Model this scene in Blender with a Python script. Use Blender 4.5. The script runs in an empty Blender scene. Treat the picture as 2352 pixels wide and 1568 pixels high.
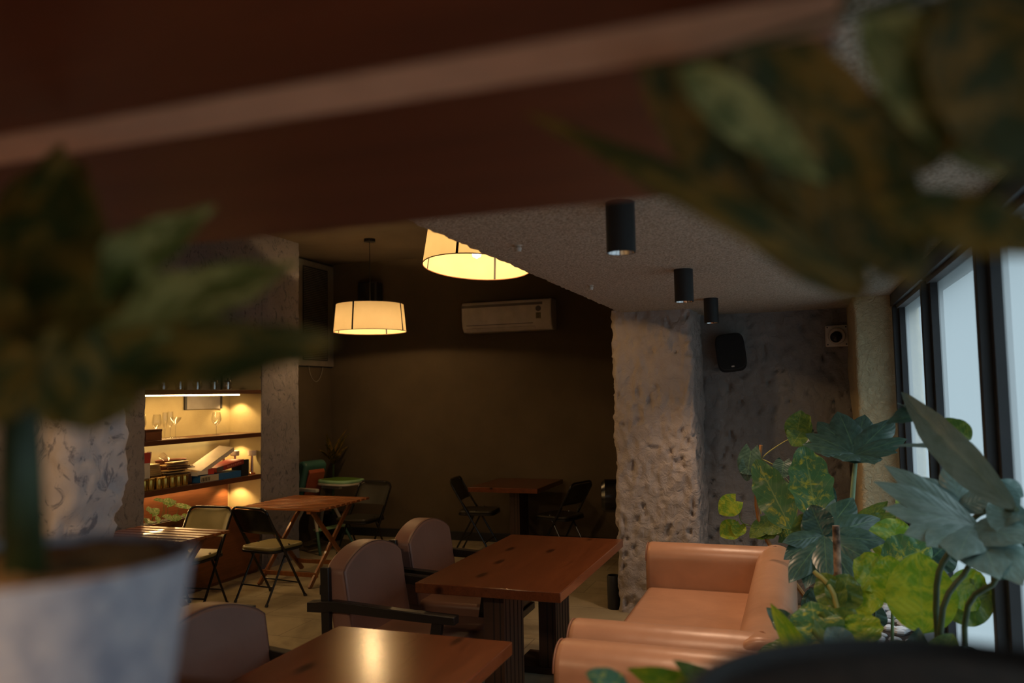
import bpy, math, random
from mathutils import Vector, Matrix, noise
random.seed(7)
sc = bpy.context.scene
COL = sc.collection
PI = math.pi

# ------------------------------------------------------------------ camera
EYE = Vector((0, 0, 1.70))
FPX = 1829.0
RIGHT = Vector((0.94120157, 0.3373592, -0.01812094))
DOWN = Vector((-0.03972518, 0.05724613, -0.99756944))
FWD = Vector((-0.33550188, 0.93963378, 0.0672818))
cam = bpy.data.cameras.new('camera')
cam.sensor_width = 36.0
cam.lens = 36.0 * FPX / 2352
cam.clip_start = 0.02
cam.dof.use_dof = True
cam.dof.focus_distance = 5.2
cam.dof.aperture_fstop = 1.9
cam.dof.aperture_blades = 9
co = bpy.data.objects.new('camera', cam)
COL.objects.link(co)
m3 = Matrix((RIGHT, -DOWN, -FWD)).transposed()
co.matrix_world = Matrix.Translation(EYE) @ m3.to_4x4()
sc.camera = co

# ------------------------------------------------------------------ world, exposure
w = bpy.data.worlds.new('overcast_sky')
sc.world = w
w.use_nodes = True
bg = w.node_tree.nodes['Background']
bg.inputs[0].default_value = (0.50, 0.66, 0.74, 1)
bg.inputs[1].default_value = 0.72
wt = w.node_tree          # overcast sky: dim near the horizon, much brighter overhead
_tc = wt.nodes.new('ShaderNodeTexCoord'); _sp = wt.nodes.new('ShaderNodeSeparateXYZ')
_rp = wt.nodes.new('ShaderNodeValToRGB')
wt.links.new(_tc.outputs['Generated'], _sp.inputs[0]); wt.links.new(_sp.outputs[2], _rp.inputs[0])
_e = _rp.color_ramp.elements
_e[0].position = 0.0; _e[0].color = (0.43, 0.54, 0.58, 1)
_e[1].position = 0.22; _e[1].color = (0.49, 0.60, 0.65, 1)
for _p, _c in ((0.50, (2.5, 2.9, 3.1)), (1.0, (5.2, 5.9, 6.3))):
    _k = _e.new(_p); _k.color = (*_c, 1)
wt.links.new(_rp.outputs[0], bg.inputs[0])
w.cycles.sampling_method = 'MANUAL'
w.cycles.sample_map_resolution = 64
sc.view_settings.view_transform = 'Standard'
sc.view_settings.look = 'None'
sc.view_settings.exposure = 0.22
sc.view_settings.gamma = 1.0
sc.cycles.use_denoising = True
sc.cycles.max_bounces = 8
sc.cycles.diffuse_bounces = 4
sc.cycles.glossy_bounces = 4
sc.cycles.transparent_max_bounces = 24
sc.cycles.sample_clamp_indirect = 4.0
sc.cycles.caustics_reflective = False
sc.cycles.caustics_refractive = False


def point_light(name, loc, watts, color, radius, parent=None):
    l = bpy.data.lights.new(name, 'POINT')
    l.energy = watts; l.color = color; l.shadow_soft_size = radius
    o = bpy.data.objects.new(name, l); COL.objects.link(o); o.location = loc
    if parent: o.parent = parent
    return o


def spot_light(name, loc, watts, color, radius, angle, blend=0.5, parent=None, tilt=(0, 0)):
    l = bpy.data.lights.new(name, 'SPOT')
    l.energy = watts; l.color = color; l.shadow_soft_size = radius
    l.spot_size = math.radians(angle); l.spot_blend = blend
    o = bpy.data.objects.new(name, l); COL.objects.link(o); o.location = loc
    o.rotation_euler = (tilt[0], tilt[1], 0)
    if parent: o.parent = parent
    return o


def portal(name, loc, rot, sx, sy):
    l = bpy.data.lights.new(name, 'AREA')
    l.shape = 'RECTANGLE'; l.size = sx; l.size_y = sy
    l.cycles.is_portal = True
    o = bpy.data.objects.new(name, l); COL.objects.link(o)
    o.location = loc; o.rotation_euler = rot


portal('window_daylight_portal', (0.76, 1.9, 1.27), (0, PI / 2, 0), 2.0, 8.2)

def fill_disk(name, loc, watts, color, size):
    l = bpy.data.lights.new(name, 'AREA'); l.shape = 'DISK'; l.size = size
    l.energy = watts; l.color = color
    o = bpy.data.objects.new(name, l); COL.objects.link(o); o.location = loc


# added warm fill lights, standing in for unseen lamps behind the viewpoint
fill_disk('added_room_fill', (-2.6, -0.9, 2.9), 60, (1.0, 0.66, 0.36), 0.7)
fill_disk('added_room_fill', (-0.54, -0.6, 2.3), 14, (1.0, 0.68, 0.42), 0.12)

PENDANT_W = 38
WARM = (1.0, 0.62, 0.27)


# ------------------------------------------------------------------ points from the photograph's frame
def ray(px, py):
    return RIGHT * ((px - 1176) / FPX) + DOWN * ((py - 784) / FPX) + FWD


def at(px, py, d=None, y=None):
    r = ray(px, py)
    t = d if d is not None else y / r.y
    return EYE + r * t


# ------------------------------------------------------------------ materials
class NT:
    def __init__(s, name):
        s.m = bpy.data.materials.new(name); s.m.use_nodes = True
        s.t = s.m.node_tree; s.n = s.t.nodes; s.l = s.t.links
        s.b = s.n['Principled BSDF']; s.out = s.n['Material Output']

    def node(s, typ, **k):
        x = s.n.new(typ)
        for a, v in k.items(): setattr(x, a, v)
        return x

    def coords(s, scale=(1, 1, 1), space='Object', rot=(0, 0, 0)):
        tc = s.node('ShaderNodeTexCoord'); mp = s.node('ShaderNodeMapping')
        mp.inputs['Scale'].default_value = scale
        mp.inputs['Rotation'].default_value = rot
        s.l.new(tc.outputs[space], mp.inputs['Vector'])
        return mp.outputs[0]

    def noise(s, vec, scale, detail=4, rough=0.55, dist=0.0):
        x = s.node('ShaderNodeTexNoise')
        x.inputs['Scale'].default_value = scale; x.inputs['Detail'].default_value = detail
        x.inputs['Roughness'].default_value = rough; x.inputs['Distortion'].default_value = dist
        s.l.new(vec, x.inputs['Vector'])
        return x.outputs['Fac']

    def ramp(s, fac, stops):
        x = s.node('ShaderNodeValToRGB')
        e = x.color_ramp.elements
        while len(e) > 1: e.remove(e[-1])
        e[0].position = stops[0][0]; e[0].color = (*stops[0][1], 1)
        for p, c in stops[1:]:
            k = e.new(p); k.color = (*c, 1)
        s.l.new(fac, x.inputs[0])
        return x.outputs[0]

    def mix(s, fac, a, b, mode='MIX'):
        x = s.node('ShaderNodeMix', data_type='RGBA', blend_type=mode)
        for sock, v in ((x.inputs[0], fac), (x.inputs[6], a), (x.inputs[7], b)):
            if isinstance(v, (int, float)): sock.default_value = v
            elif isinstance(v, tuple): sock.default_value = (*v, 1)
            else: s.l.new(v, sock)
        return x.outputs[2]

    def bump(s, h, strength=0.3, dist=0.01, prev=None):
        x = s.node('ShaderNodeBump')
        x.inputs['Strength'].default_value = strength; x.inputs['Distance'].default_value = dist
        s.l.new(h, x.inputs['Height'])
        if prev is not None: s.l.new(prev, x.inputs['Normal'])
        return x.outputs[0]

    def set(s, color=None, rough=None, metal=None, normal=None, spec=None, coat=None):
        def put(n, v):
            if v is None: return
            if isinstance(v, (int, float)): s.b.inputs[n].default_value = v
            elif isinstance(v, tuple): s.b.inputs[n].default_value = (*v, 1)
            else: s.l.new(v, s.b.inputs[n])
        put('Base Color', color); put('Roughness', rough); put('Metallic', metal)
        put('Normal', normal); put('Specular IOR Level', spec); put('Coat Weight', coat)
        return s.m


def plain(name, c, rough=0.5, metal=0.0, var=0.12, scale=8.0, bump=0.0, bscale=60, spec=0.5):
    t = NT(name); v = t.coords()
    d = tuple(x * (1 - var) for x in c); u = tuple(min(1, x * (1 + var)) for x in c)
    col = t.ramp(t.noise(v, scale), [(0.3, d), (0.7, u)])
    n = t.bump(t.noise(v, bscale, 2), bump, 0.005) if bump else None
    return t.set(col, rough, metal, n, spec)


def wood(name, dark, light, axis='Y', rough=0.35, scale=1.0, knots=True, coat=0.0):
    t = NT(name)
    sx = {'X': (0.6, 9, 9), 'Y': (9, 0.6, 9), 'Z': (9, 9, 0.6)}[axis]
    v = t.coords(tuple(a * scale for a in sx))
    n1 = t.noise(v, 2.0, 6, 0.6, 0.6)
    col = t.ramp(n1, [(0.25, dark), (0.5, tuple((a + b) / 2 for a, b in zip(dark, light))), (0.75, light)])
    n2 = t.noise(v, 14.0, 3, 0.6)
    col = t.mix(0.35, col, t.ramp(n2, [(0.35, dark), (0.65, light)]))
    if knots:
        vv = t.coords(tuple(a * scale for a in {'X': (2.2, 6.5, 6.5), 'Y': (6.5, 2.2, 6.5), 'Z': (6.5, 6.5, 2.2)}[axis]))
        vo = t.node('ShaderNodeTexVoronoi'); vo.inputs['Scale'].default_value = 1.0
        vo.inputs['Randomness'].default_value = 1.0
        t.l.new(vv, vo.inputs['Vector'])
        k = t.ramp(vo.outputs['Distance'], [(0.07, (1, 1, 1)), (0.20, (0, 0, 0))])
        col = t.mix(k, col, tuple(a * 0.35 for a in dark))
    nb = t.bump(n2, 0.12, 0.002)
    return t.set(col, rough, 0.0, nb, 0.5, coat)


def plaster(name, base, dark, dark_marks=True, bscale=9.0, bstr=0.6, bdist=0.02):
    t = NT(name); v = t.coords()
    big = t.noise(v, 2.2, 5, 0.6)
    col = t.ramp(big, [(0.3, tuple(x * 0.86 for x in base)), (0.7, tuple(min(1, x * 1.1) for x in base))])
    h = t.noise(v, bscale, 6, 0.62, 1.2)
    if dark_marks:
        v2 = t.coords((1, 1, 0.8))
        fl = t.noise(v2, 8.0, 7, 0.7, 2.2)
        mk = t.ramp(fl, [(0.37, (0.7, 0.7, 0.7)), (0.46, (0, 0, 0))])
        col = t.mix(mk, col, dark)
    nb = t.bump(h, bstr, bdist)
    fine = t.noise(v, 70.0, 3, 0.6)
    nb = t.bump(fine, 0.25, 0.004, nb)
    return t.set(col, 0.85, 0.0, nb, 0.25)


M = {}
M['table'] = wood('walnut_table_wood', (0.075, 0.020, 0.007), (0.165, 0.047, 0.016), 'Y', 0.20)
M['table_leg'] = wood('dark_leg_wood', (0.028, 0.012, 0.008), (0.055, 0.024, 0.014), 'Z', 0.5, knots=False)
M['groove'] = plain('groove_shade_and_print', (0.008, 0.004, 0.003), 0.7)  # near-black: shade of the leg grooves painted as strips; also box print
M['slat'] = wood('varnished_slat_wood', (0.13, 0.040, 0.012), (0.36, 0.125, 0.036), 'X', 0.30, knots=False, coat=0.3)
M['slat_leg'] = wood('varnished_leg_wood', (0.12, 0.035, 0.01), (0.30, 0.11, 0.03), 'Z', 0.3, knots=False, coat=0.3)
M['shelf'] = wood('shelf_wood', (0.055, 0.018, 0.007), (0.14, 0.05, 0.018), 'Y', 0.4, knots=False)
M['panel'] = wood('panel_wood', (0.11, 0.036, 0.012), (0.24, 0.085, 0.03), 'Y', 0.45, scale=0.7)
M['board'] = wood('overhead_board_wood', (0.085, 0.016, 0.005), (0.17, 0.036, 0.011), 'X', 0.5, knots=False)
M['board_edge'] = plain('bare_edge_wood', (0.74, 0.40, 0.25), 0.7, scale=20)
M['black_wood'] = wood('black_stained_wood', (0.006, 0.005, 0.005), (0.016, 0.013, 0.012), 'X', 0.38, knots=False)
M['black_metal'] = plain('black_enamel', (0.008, 0.008, 0.009), 0.25)
M['matte_black'] = plain('matte_black', (0.011, 0.012, 0.014), 0.55)
M['black_vinyl'] = plain('olive_black_vinyl', (0.022, 0.020, 0.013), 0.42, bump=0.15, bscale=180)
M['khaki_vinyl'] = plain('khaki_vinyl', (0.20, 0.165, 0.065), 0.42, bump=0.15, bscale=180)
M['chrome'] = plain('chrome', (0.75, 0.73, 0.74), 0.12, 1.0, var=0.03)


def leather(name, c, rough):
    t = NT(name); v = t.coords()
    col = t.ramp(t.noise(v, 3.0, 4, 0.6, 0.5), [(0.3, tuple(x * 0.86 for x in c)), (0.72, tuple(x * 1.12 for x in c))])
    vo = t.node('ShaderNodeTexVoronoi'); vo.inputs['Scale'].default_value = 260
    t.l.new(v, vo.inputs['Vector'])
    nb = t.bump(vo.outputs['Distance'], 0.10, 0.0015)
    nb = t.bump(t.noise(v, 5.0, 3), 0.18, 0.02, nb)
    return t.set(col, rough, 0.0, nb, 0.5)


M['tan_leather'] = leather('tan_leather', (0.43, 0.218, 0.124), 0.36)
M['mauve_leather'] = leather('mauve_brown_leather', (0.235, 0.122, 0.092), 0.45)
M['piping'] = plain('piping', (0.22, 0.09, 0.045), 0.5)
M['mauve_piping'] = plain('mauve_piping', (0.13, 0.065, 0.05), 0.5)
M['pillar'] = plaster('pocked_grey_plaster', (0.42, 0.37, 0.345), (0.10, 0.095, 0.10), False, 16, 0.9, 0.02)
M['pillar_pale'] = plaster('pale_pocked_plaster', (0.70, 0.62, 0.60), (0.14, 0.14, 0.19), True, 9, 0.55, 0.012)  # bluish marks put the shade of its crevices into the colour
M['column'] = plaster('scratched_grey_plaster', (0.235, 0.215, 0.225), (0.06, 0.06, 0.08), True, 12, 0.8, 0.014)
M['recess'] = plaster('dark_grey_plaster', (0.27, 0.255, 0.25), (0.07, 0.07, 0.075), False, 14, 0.9, 0.018)
M['ochre'] = plaster('ochre_plaster', (0.60, 0.49, 0.30), (0.2, 0.15, 0.08), False, 26, 1.0, 0.03)
M['niche'] = plaster('cream_plaster', (0.44, 0.37, 0.20), (0.2, 0.16, 0.1), False, 4, 0.15, 0.004)
M['back'] = plaster('brown_plaster', (0.095, 0.072, 0.045), (0.1, 0.08, 0.05), False, 3, 0.12, 0.004)
M['hi_ceiling'] = plaster('brown_ceiling_plaster', (0.13, 0.10, 0.07), (0.1, 0.08, 0.05), False, 3, 0.1, 0.004)


def popcorn():
    t = NT('popcorn_ceiling'); v = t.coords()
    h = t.noise(v, 75.0, 3, 0.7)
    col = t.ramp(t.noise(v, 110.0, 2, 0.6), [(0.36, (0.30, 0.25, 0.19)), (0.60, (0.56, 0.49, 0.40))])
    return t.set(col, 0.95, 0.0, t.bump(h, 1.0, 0.012), 0.15)


M['popcorn'] = popcorn()


def floor_mat():
    t = NT('worn_beige_floor'); v = t.coords()
    col = t.ramp(t.noise(v, 1.6, 7, 0.62, 0.8), [(0.28, (0.22, 0.18, 0.12)), (0.5, (0.38, 0.32, 0.21)), (0.75, (0.50, 0.42, 0.29))])
    br = t.node('ShaderNodeTexBrick'); br.inputs['Scale'].default_value = 1.0
    br.inputs['Brick Width'].default_value = 0.9; br.inputs['Row Height'].default_value = 0.45
    br.inputs['Mortar Size'].default_value = 0.004
    br.inputs['Color1'].default_value = (1, 1, 1, 1); br.inputs['Color2'].default_value = (0.9, 0.9, 0.9, 1)
    br.inputs['Mortar'].default_value = (0.55, 0.55, 0.55, 1)
    t.l.new(v, br.inputs['Vector'])
    col = t.mix(1.0, col, br.outputs['Color'], 'MULTIPLY')
    return t.set(col, 0.5, 0.0, t.bump(t.noise(v, 25, 4), 0.1, 0.004), 0.4)


M['floor'] = floor_mat()
M['frame'] = plain('charcoal_window_frame', (0.022, 0.024, 0.028), 0.5)
M['frame_strip'] = plain('grey_gasket', (0.10, 0.11, 0.12), 0.6)
M['white_plastic'] = plain('white_plastic', (0.55, 0.50, 0.44), 0.4)
M['grey_plastic'] = plain('grey_plastic', (0.10, 0.09, 0.085), 0.5)
M['louver'] = plain('painted_louver', (0.20, 0.17, 0.14), 0.6)
M['soil'] = plain('dark_soil', (0.035, 0.020, 0.012), 0.95, var=0.6, scale=60, bump=1.0, bscale=90)
M['pot_soil'] = plain('ochre_potting_soil', (0.30, 0.16, 0.05), 0.95, var=0.75, scale=24, bump=1.0, bscale=50)
M['stone'] = plain('pale_pebble', (0.50, 0.52, 0.55), 0.5, var=0.2)
M['dark_pot'] = plain('dark_brown_pot', (0.020, 0.014, 0.011), 0.6, var=0.5, scale=20)
M['brick_pot'] = plain('planter_wall', (0.07, 0.055, 0.045), 0.8)


def mottled_pot():
    t = NT('mottled_white_pot'); v = t.coords()
    col = t.ramp(t.noise(v, 70, 3, 0.6), [(0.38, (0.36, 0.36, 0.42)), (0.55, (0.56, 0.54, 0.58)), (0.7, (0.62, 0.56, 0.55))])
    return t.set(col, 0.7, 0.0, t.bump(t.noise(v, 40, 3), 0.3, 0.003))


M['mottled_pot'] = mottled_pot()


def glass(name, tint=(1, 1, 1), gl=0.10):
    t = NT(name)
    tr = t.node('ShaderNodeBsdfTransparent'); tr.inputs[0].default_value = (*tint, 1)
    g = t.node('ShaderNodeBsdfGlossy'); g.inputs['Roughness'].default_value = 0.04
    lw = t.node('ShaderNodeLayerWeight'); lw.inputs[0].default_value = 0.35
    ma = t.node('ShaderNodeMath', operation='MULTIPLY_ADD')
    ma.inputs[1].default_value = 0.7; ma.inputs[2].default_value = gl
    t.l.new(lw.outputs['Facing'], ma.inputs[0])
    mx = t.node('ShaderNodeMixShader')
    t.l.new(ma.outputs[0], mx.inputs[0]); t.l.new(tr.outputs[0], mx.inputs[1]); t.l.new(g.outputs[0], mx.inputs[2])
    t.l.new(mx.outputs[0], t.out.inputs[0])
    return t.m


M['glass'] = glass('clear_glass', (0.97, 0.97, 0.95))


def pane():
    t = NT('hazy_window_glass')
    tr = t.node('ShaderNodeBsdfTransparent'); tr.inputs[0].default_value = (0.86, 0.9, 0.92, 1)
    g = t.node('ShaderNodeBsdfTranslucent'); g.inputs[0].default_value = (0.75, 0.8, 0.82, 1)
    mx = t.node('ShaderNodeMixShader'); mx.inputs[0].default_value = 0.3
    gl = t.node('ShaderNodeBsdfGlossy'); gl.inputs['Roughness'].default_value = 0.1
    m2 = t.node('ShaderNodeMixShader'); m2.inputs[0].default_value = 0.05
    t.l.new(tr.outputs[0], mx.inputs[1]); t.l.new(g.outputs[0], mx.inputs[2])
    t.l.new(mx.outputs[0], m2.inputs[1]); t.l.new(gl.outputs[0], m2.inputs[2])
    t.l.new(m2.outputs[0], t.out.inputs[0])
    return t.m


M['pane'] = pane()


def emit(name, c, s):
    t = NT(name); e = t.node('ShaderNodeEmission')
    e.inputs[0].default_value = (*c, 1); e.inputs[1].default_value = s
    t.l.new(e.outputs[0], t.out.inputs[0])
    return t.m


M['led'] = emit('lit_led_strip', (1.0, 0.72, 0.36), 14)
M['bulb'] = emit('lit_bulb', (1.0, 0.72, 0.38), 20)
M['puck'] = emit('lit_puck', (1.0, 0.66, 0.28), 12)
M['downlight'] = emit('lit_downlight', (1.0, 0.80, 0.70), 2.2)


def shade_mat():
    t = NT('cream_fabric_shade'); v = t.coords()
    c = t.ramp(t.noise(v, 4, 3), [(0.3, (0.80, 0.66, 0.40)), (0.7, (0.88, 0.74, 0.48))])
    d = t.node('ShaderNodeBsdfDiffuse'); tr = t.node('ShaderNodeBsdfTranslucent')
    t.l.new(c, d.inputs[0]); t.l.new(c, tr.inputs[0])
    wv = t.noise(t.coords((1, 1, 1)), 300, 2)
    nb = t.bump(wv, 0.2, 0.001)
    t.l.new(nb, d.inputs['Normal'])
    mx = t.node('ShaderNodeMixShader'); mx.inputs[0].default_value = 0.30
    t.l.new(d.outputs[0], mx.inputs[1]); t.l.new(tr.outputs[0], mx.inputs[2])
    t.l.new(mx.outputs[0], t.out.inputs[0])
    return t.m


M['shade'] = shade_mat()


def leafmat(name, a, b, vein, patt=0.5, pscale=3.0, rough=0.4, trans=0.3, vstr=0.7, ribs=9.0):
    """UV: u along the midrib, v from edge (0) to edge (1)."""
    t = NT(name)
    tc = t.node('ShaderNodeTexCoord'); sep = t.node('ShaderNodeSeparateXYZ')
    t.l.new(tc.outputs['UV'], sep.inputs[0])
    mp = t.node('ShaderNodeMapping'); mp.inputs['Scale'].default_value = (3.0, 1.6, 1)
    t.l.new(tc.outputs['UV'], mp.inputs[0])
    oi = t.node('ShaderNodeObjectInfo')
    t.l.new(oi.outputs['Random'], mp.inputs['Location'])
    n = t.noise(mp.outputs[0], pscale, 5, 0.65, 0.6)
    col = t.ramp(n, [(max(0.02, patt - 0.08), a), (min(0.98, patt + 0.08), b)])

    def math_(op, x, y=None, z=None):
        k = t.node('ShaderNodeMath', operation=op)
        for i, q in enumerate((x, y, z)):
            if q is None: continue
            if isinstance(q, (int, float)): k.inputs[i].default_value = q
            else: t.l.new(q, k.inputs[i])
        return k.outputs[0]
    av = math_('ABSOLUTE', math_('SUBTRACT', sep.outputs[1], 0.5))
    mid = math_('LESS_THAN', av, 0.018)
    ph = math_('SUBTRACT', math_('MULTIPLY', sep.outputs[0], ribs), math_('MULTIPLY', av, ribs * 0.7))
    fr = math_('ABSOLUTE', math_('SUBTRACT', math_('FRACT', ph), 0.5))
    rib = math_('LESS_THAN', fr, 0.035)
    vm = math_('MULTIPLY', math_('MAXIMUM', mid, math_('MULTIPLY', rib, 0.5)), vstr)
    col = t.mix(vm, col, vein)
    hgt = math_('ABSOLUTE', fr)
    nb = t.bump(hgt, 0.5, 0.0025)
    t.set(col, rough, 0.0, nb, 0.5)
    tr = t.node('ShaderNodeBsdfTranslucent')
    t.l.new(col, tr.inputs[0])
    mx = t.node('ShaderNodeMixShader'); mx.inputs[0].default_value = trans
    t.l.new(t.b.outputs[0], mx.inputs[1]); t.l.new(tr.outputs[0], mx.inputs[2])
    t.l.new(mx.outputs[0], t.out.inputs[0])
    return t.m


M['mon_blue'] = leafmat('waxy_blue_green_leaf', (0.13, 0.21, 0.19), (0.17, 0.26, 0.24), (0.22, 0.34, 0.26), 0.5, 2, 0.33, 0.12, 0.4, 7)
M['mon_dark'] = leafmat('dark_green_leaf', (0.025, 0.065, 0.048), (0.045, 0.10, 0.075), (0.12, 0.22, 0.10), 0.5, 2, 0.35, 0.15, 0.5, 8)
M['bright'] = leafmat('bright_yellow_green_leaf', (0.15, 0.30, 0.015), (0.36, 0.42, 0.02), (0.32, 0.40, 0.06), 0.5, 2.0, 0.4, 0.42, 0.3, 9)
M['varieg'] = leafmat('variegated_green_yellow_leaf', (0.07, 0.19, 0.07), (0.55, 0.52, 0.05), (0.30, 0.42, 0.14), 0.60, 2.6, 0.38, 0.3, 0.5, 8)
M['olive'] = leafmat('olive_green_leaf', (0.07, 0.14, 0.025), (0.16, 0.22, 0.03), (0.28, 0.30, 0.07), 0.5, 2.4, 0.4, 0.3, 0.5, 8)
M['fg_dark'] = leafmat('mottled_dark_leaf', (0.050, 0.062, 0.010), (0.30, 0.165, 0.022), (0.07, 0.09, 0.03), 0.50, 1.9, 0.6, 0.22, 0.3, 7)
M['fg_pale'] = leafmat('mottled_pale_leaf', (0.13, 0.14, 0.02), (0.48, 0.42, 0.13), (0.16, 0.17, 0.04), 0.50, 1.8, 0.6, 0.28, 0.3, 7)
M['white_varieg'] = leafmat('white_green_leaf', (0.16, 0.33, 0.06), (0.62, 0.68, 0.34), (0.4, 0.55, 0.2), 0.50, 3.0, 0.4, 0.3, 0.4, 6)
M['stem'] = plain('green_stem', (0.10, 0.17, 0.05), 0.45)
M['stem_pale'] = plain('pale_green_stem', (0.20, 0.30, 0.17), 0.4)
M['stem_dark'] = plain('dark_green_stem', (0.025, 0.045, 0.012), 0.45, var=0.35, scale=30)
M['stem_olive'] = plain('ochre_stem', (0.28, 0.26, 0.07), 0.45)
M['stake'] = plain('peeling_wood_stake', (0.26, 0.17, 0.11), 0.9, var=0.85, scale=26, bump=0.6)
M['cane'] = plain('orange_cane', (0.34, 0.15, 0.04), 0.7)


# ------------------------------------------------------------------ mesh builder
class MB:
    def __init__(s):
        s.v = []; s.f = []; s.mi = []; s.uv = None

    def add(s, vs, fs, mi=0):
        o = len(s.v)
        s.v += [tuple(q) for q in vs]
        s.f += [tuple(o + i for i in f) for f in fs]
        s.mi += [mi] * len(fs)
        return s

    def box(s, x0, x1, y0, y1, z0, z1, mi=0):
        v = [(x, y, z) for z in (z0, z1) for y in (y0, y1) for x in (x0, x1)]
        return s.add(v, [(0, 2, 3, 1), (4, 5, 7, 6), (0, 1, 5, 4), (2, 6, 7, 3), (0, 4, 6, 2), (1, 3, 7, 5)], mi)

    def obox(s, a, b, w_, h_, up=(0, 0, 1), mi=0):
        """a bar from a to b, w_ wide sideways and h_ along up"""
        a = Vector(a); b = Vector(b); d = (b - a).normalized()
        u = Vector(up); u = (u - d * u.dot(d)).normalized(); r = d.cross(u)
        v = []
        for p in (a, b):
            for i, j in ((-1, -1), (1, -1), (1, 1), (-1, 1)):
                v.append(p + r * i * w_ / 2 + u * j * h_ / 2)
        return s.add(v, [(0, 1, 2, 3), (7, 6, 5, 4), (0, 4, 5, 1), (1, 5, 6, 2), (2, 6, 7, 3), (3, 7, 4, 0)], mi)

    def tube(s, pts, r, seg=10, caps=True, mi=0):
        pts = [Vector(p) for p in pts]; n = len(pts)
        rs = r if isinstance(r, (list, tuple)) else [r] * n
        t0 = (pts[1] - pts[0]).normalized()
        u = t0.orthogonal().normalized()
        rings = []
        for i, p in enumerate(pts):
            if i == 0: t = t0
            elif i == n - 1: t = (pts[-1] - pts[-2]).normalized()
            else: t = ((pts[i] - pts[i - 1]).normalized() + (pts[i + 1] - pts[i]).normalized()).normalized()
            u = (u - t * u.dot(t)).normalized(); b = t.cross(u)
            rings.append([p + (u * math.cos(a) + b * math.sin(a)) * rs[i] for a in [2 * PI * k / seg for k in range(seg)]])
        v = [q for ring in rings for q in ring]
        f = []
        for i in range(n - 1):
            for k in range(seg):
                k2 = (k + 1) % seg
                f.append((i * seg + k, i * seg + k2, (i + 1) * seg + k2, (i + 1) * seg + k))
        if caps:
            f.append(tuple(range(seg))[::-1]); f.append(tuple((n - 1) * seg + k for k in range(seg)))
        return s.add(v, f, mi)

    def lathe(s, prof, c=(0, 0, 0), seg=24, mi=0, sx=1.0, sy=1.0):
        v = []; f = []
        for r, z in prof:
            for k in range(seg):
                a = 2 * PI * k / seg
                v.append((c[0] + r * sx * math.cos(a), c[1] + r * sy * math.sin(a), c[2] + z))
        for i in range(len(prof) - 1):
            for k in range(seg):
                k2 = (k + 1) % seg
                f.append((i * seg + k, i * seg + k2, (i + 1) * seg + k2, (i + 1) * seg + k))
        return s.add(v, f, mi)

    def prism(s, poly, axis, a0, a1, mi=0):
        n = len(poly)
        def pt(p, a):
            return {'X': (a, p[0], p[1]), 'Y': (p[0], a, p[1]), 'Z': (p[0], p[1], a)}[axis]
        v = [pt(p, a0) for p in poly] + [pt(p, a1) for p in poly]
        f = [tuple(range(n))[::-1], tuple(range(n, 2 * n))]
        for i in range(n):
            j = (i + 1) % n
            f.append((i, j, n + j, n + i))
        return s.add(v, f, mi)

    def build(s, name, mats, parent=None, smooth=False, bevel=0, seg=3, loc=None, rot=None, angle=40):
        me = bpy.data.meshes.new(name)
        me.from_pydata(s.v, [], s.f)
        for m_ in (mats if isinstance(mats, (list, tuple)) else [mats]): me.materials.append(m_)
        for p, i in zip(me.polygons, s.mi): p.material_index = i
        me.validate()
        import bmesh
        bm = bmesh.new(); bm.from_mesh(me)
        bmesh.ops.recalc_face_normals(bm, faces=bm.faces)
        bm.to_mesh(me); bm.free()
        if smooth or bevel:
            for p in me.polygons: p.use_smooth = True
            me.set_sharp_from_angle(angle=math.radians(angle))
        o = bpy.data.objects.new(name, me); COL.objects.link(o)
        if parent: o.parent = parent
        if loc is not None: o.location = loc
        if rot is not None: o.rotation_euler = rot
        if bevel:
            md = o.modifiers.new('edge', 'BEVEL'); md.width = bevel; md.segments = seg
            md.limit_method = 'ANGLE'; md.angle_limit = math.radians(35)
            md.harden_normals = False
        return o


def tag(o, label=None, cat=None, group=None, kind=None):
    if label: o['label'] = label
    if cat: o['category'] = cat
    if group: o['group'] = group
    if kind: o['kind'] = kind
    return o


def thing(name, loc, label, cat, group=None, rz=0.0):
    o = bpy.data.objects.new(name, None); COL.objects.link(o)
    o.empty_display_size = 0.1
    o.location = loc; o.rotation_euler = (0, 0, rz)
    return tag(o, label, cat, group)


def copy_thing(root, loc, rz, label, group=None):
    r = root.copy(); COL.objects.link(r); r.location = loc; r.rotation_euler = (0, 0, rz)
    r['label'] = label
    if group: r['group'] = group
    for ch in list(root.children):
        c = ch.copy(); COL.objects.link(c); c.parent = r
        for g in list(ch.children):
            d = g.copy(); COL.objects.link(d); d.parent = c
    return r


# ------------------------------------------------------------------ setting
def struct(name, mb, mat, **k):
    return tag(mb.build(name, mat, **k), kind='structure')


ZC = 2.34      # low ceiling
ZH = 3.41      # high ceiling
XE = -1.33     # edge of the low ceiling
XW = 0.62      # window wall, inner face

struct('floor', MB().box(-5.9, 1.0, -3.2, 9.0, -0.1, 0), M['floor'])
struct('wall_back', MB().box(-5.9, 1.0, 8.8, 8.95, 0, ZH + 0.1), M['back'])
struct('wall_near', MB().box(-5.9, 1.0, -3.2, -3.05, 0, ZH + 0.1), M['back'])
struct('ceiling_high', MB().box(-5.9, XE, -3.2, 8.95, ZH, ZH + 0.15), M['hi_ceiling'])


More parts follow.
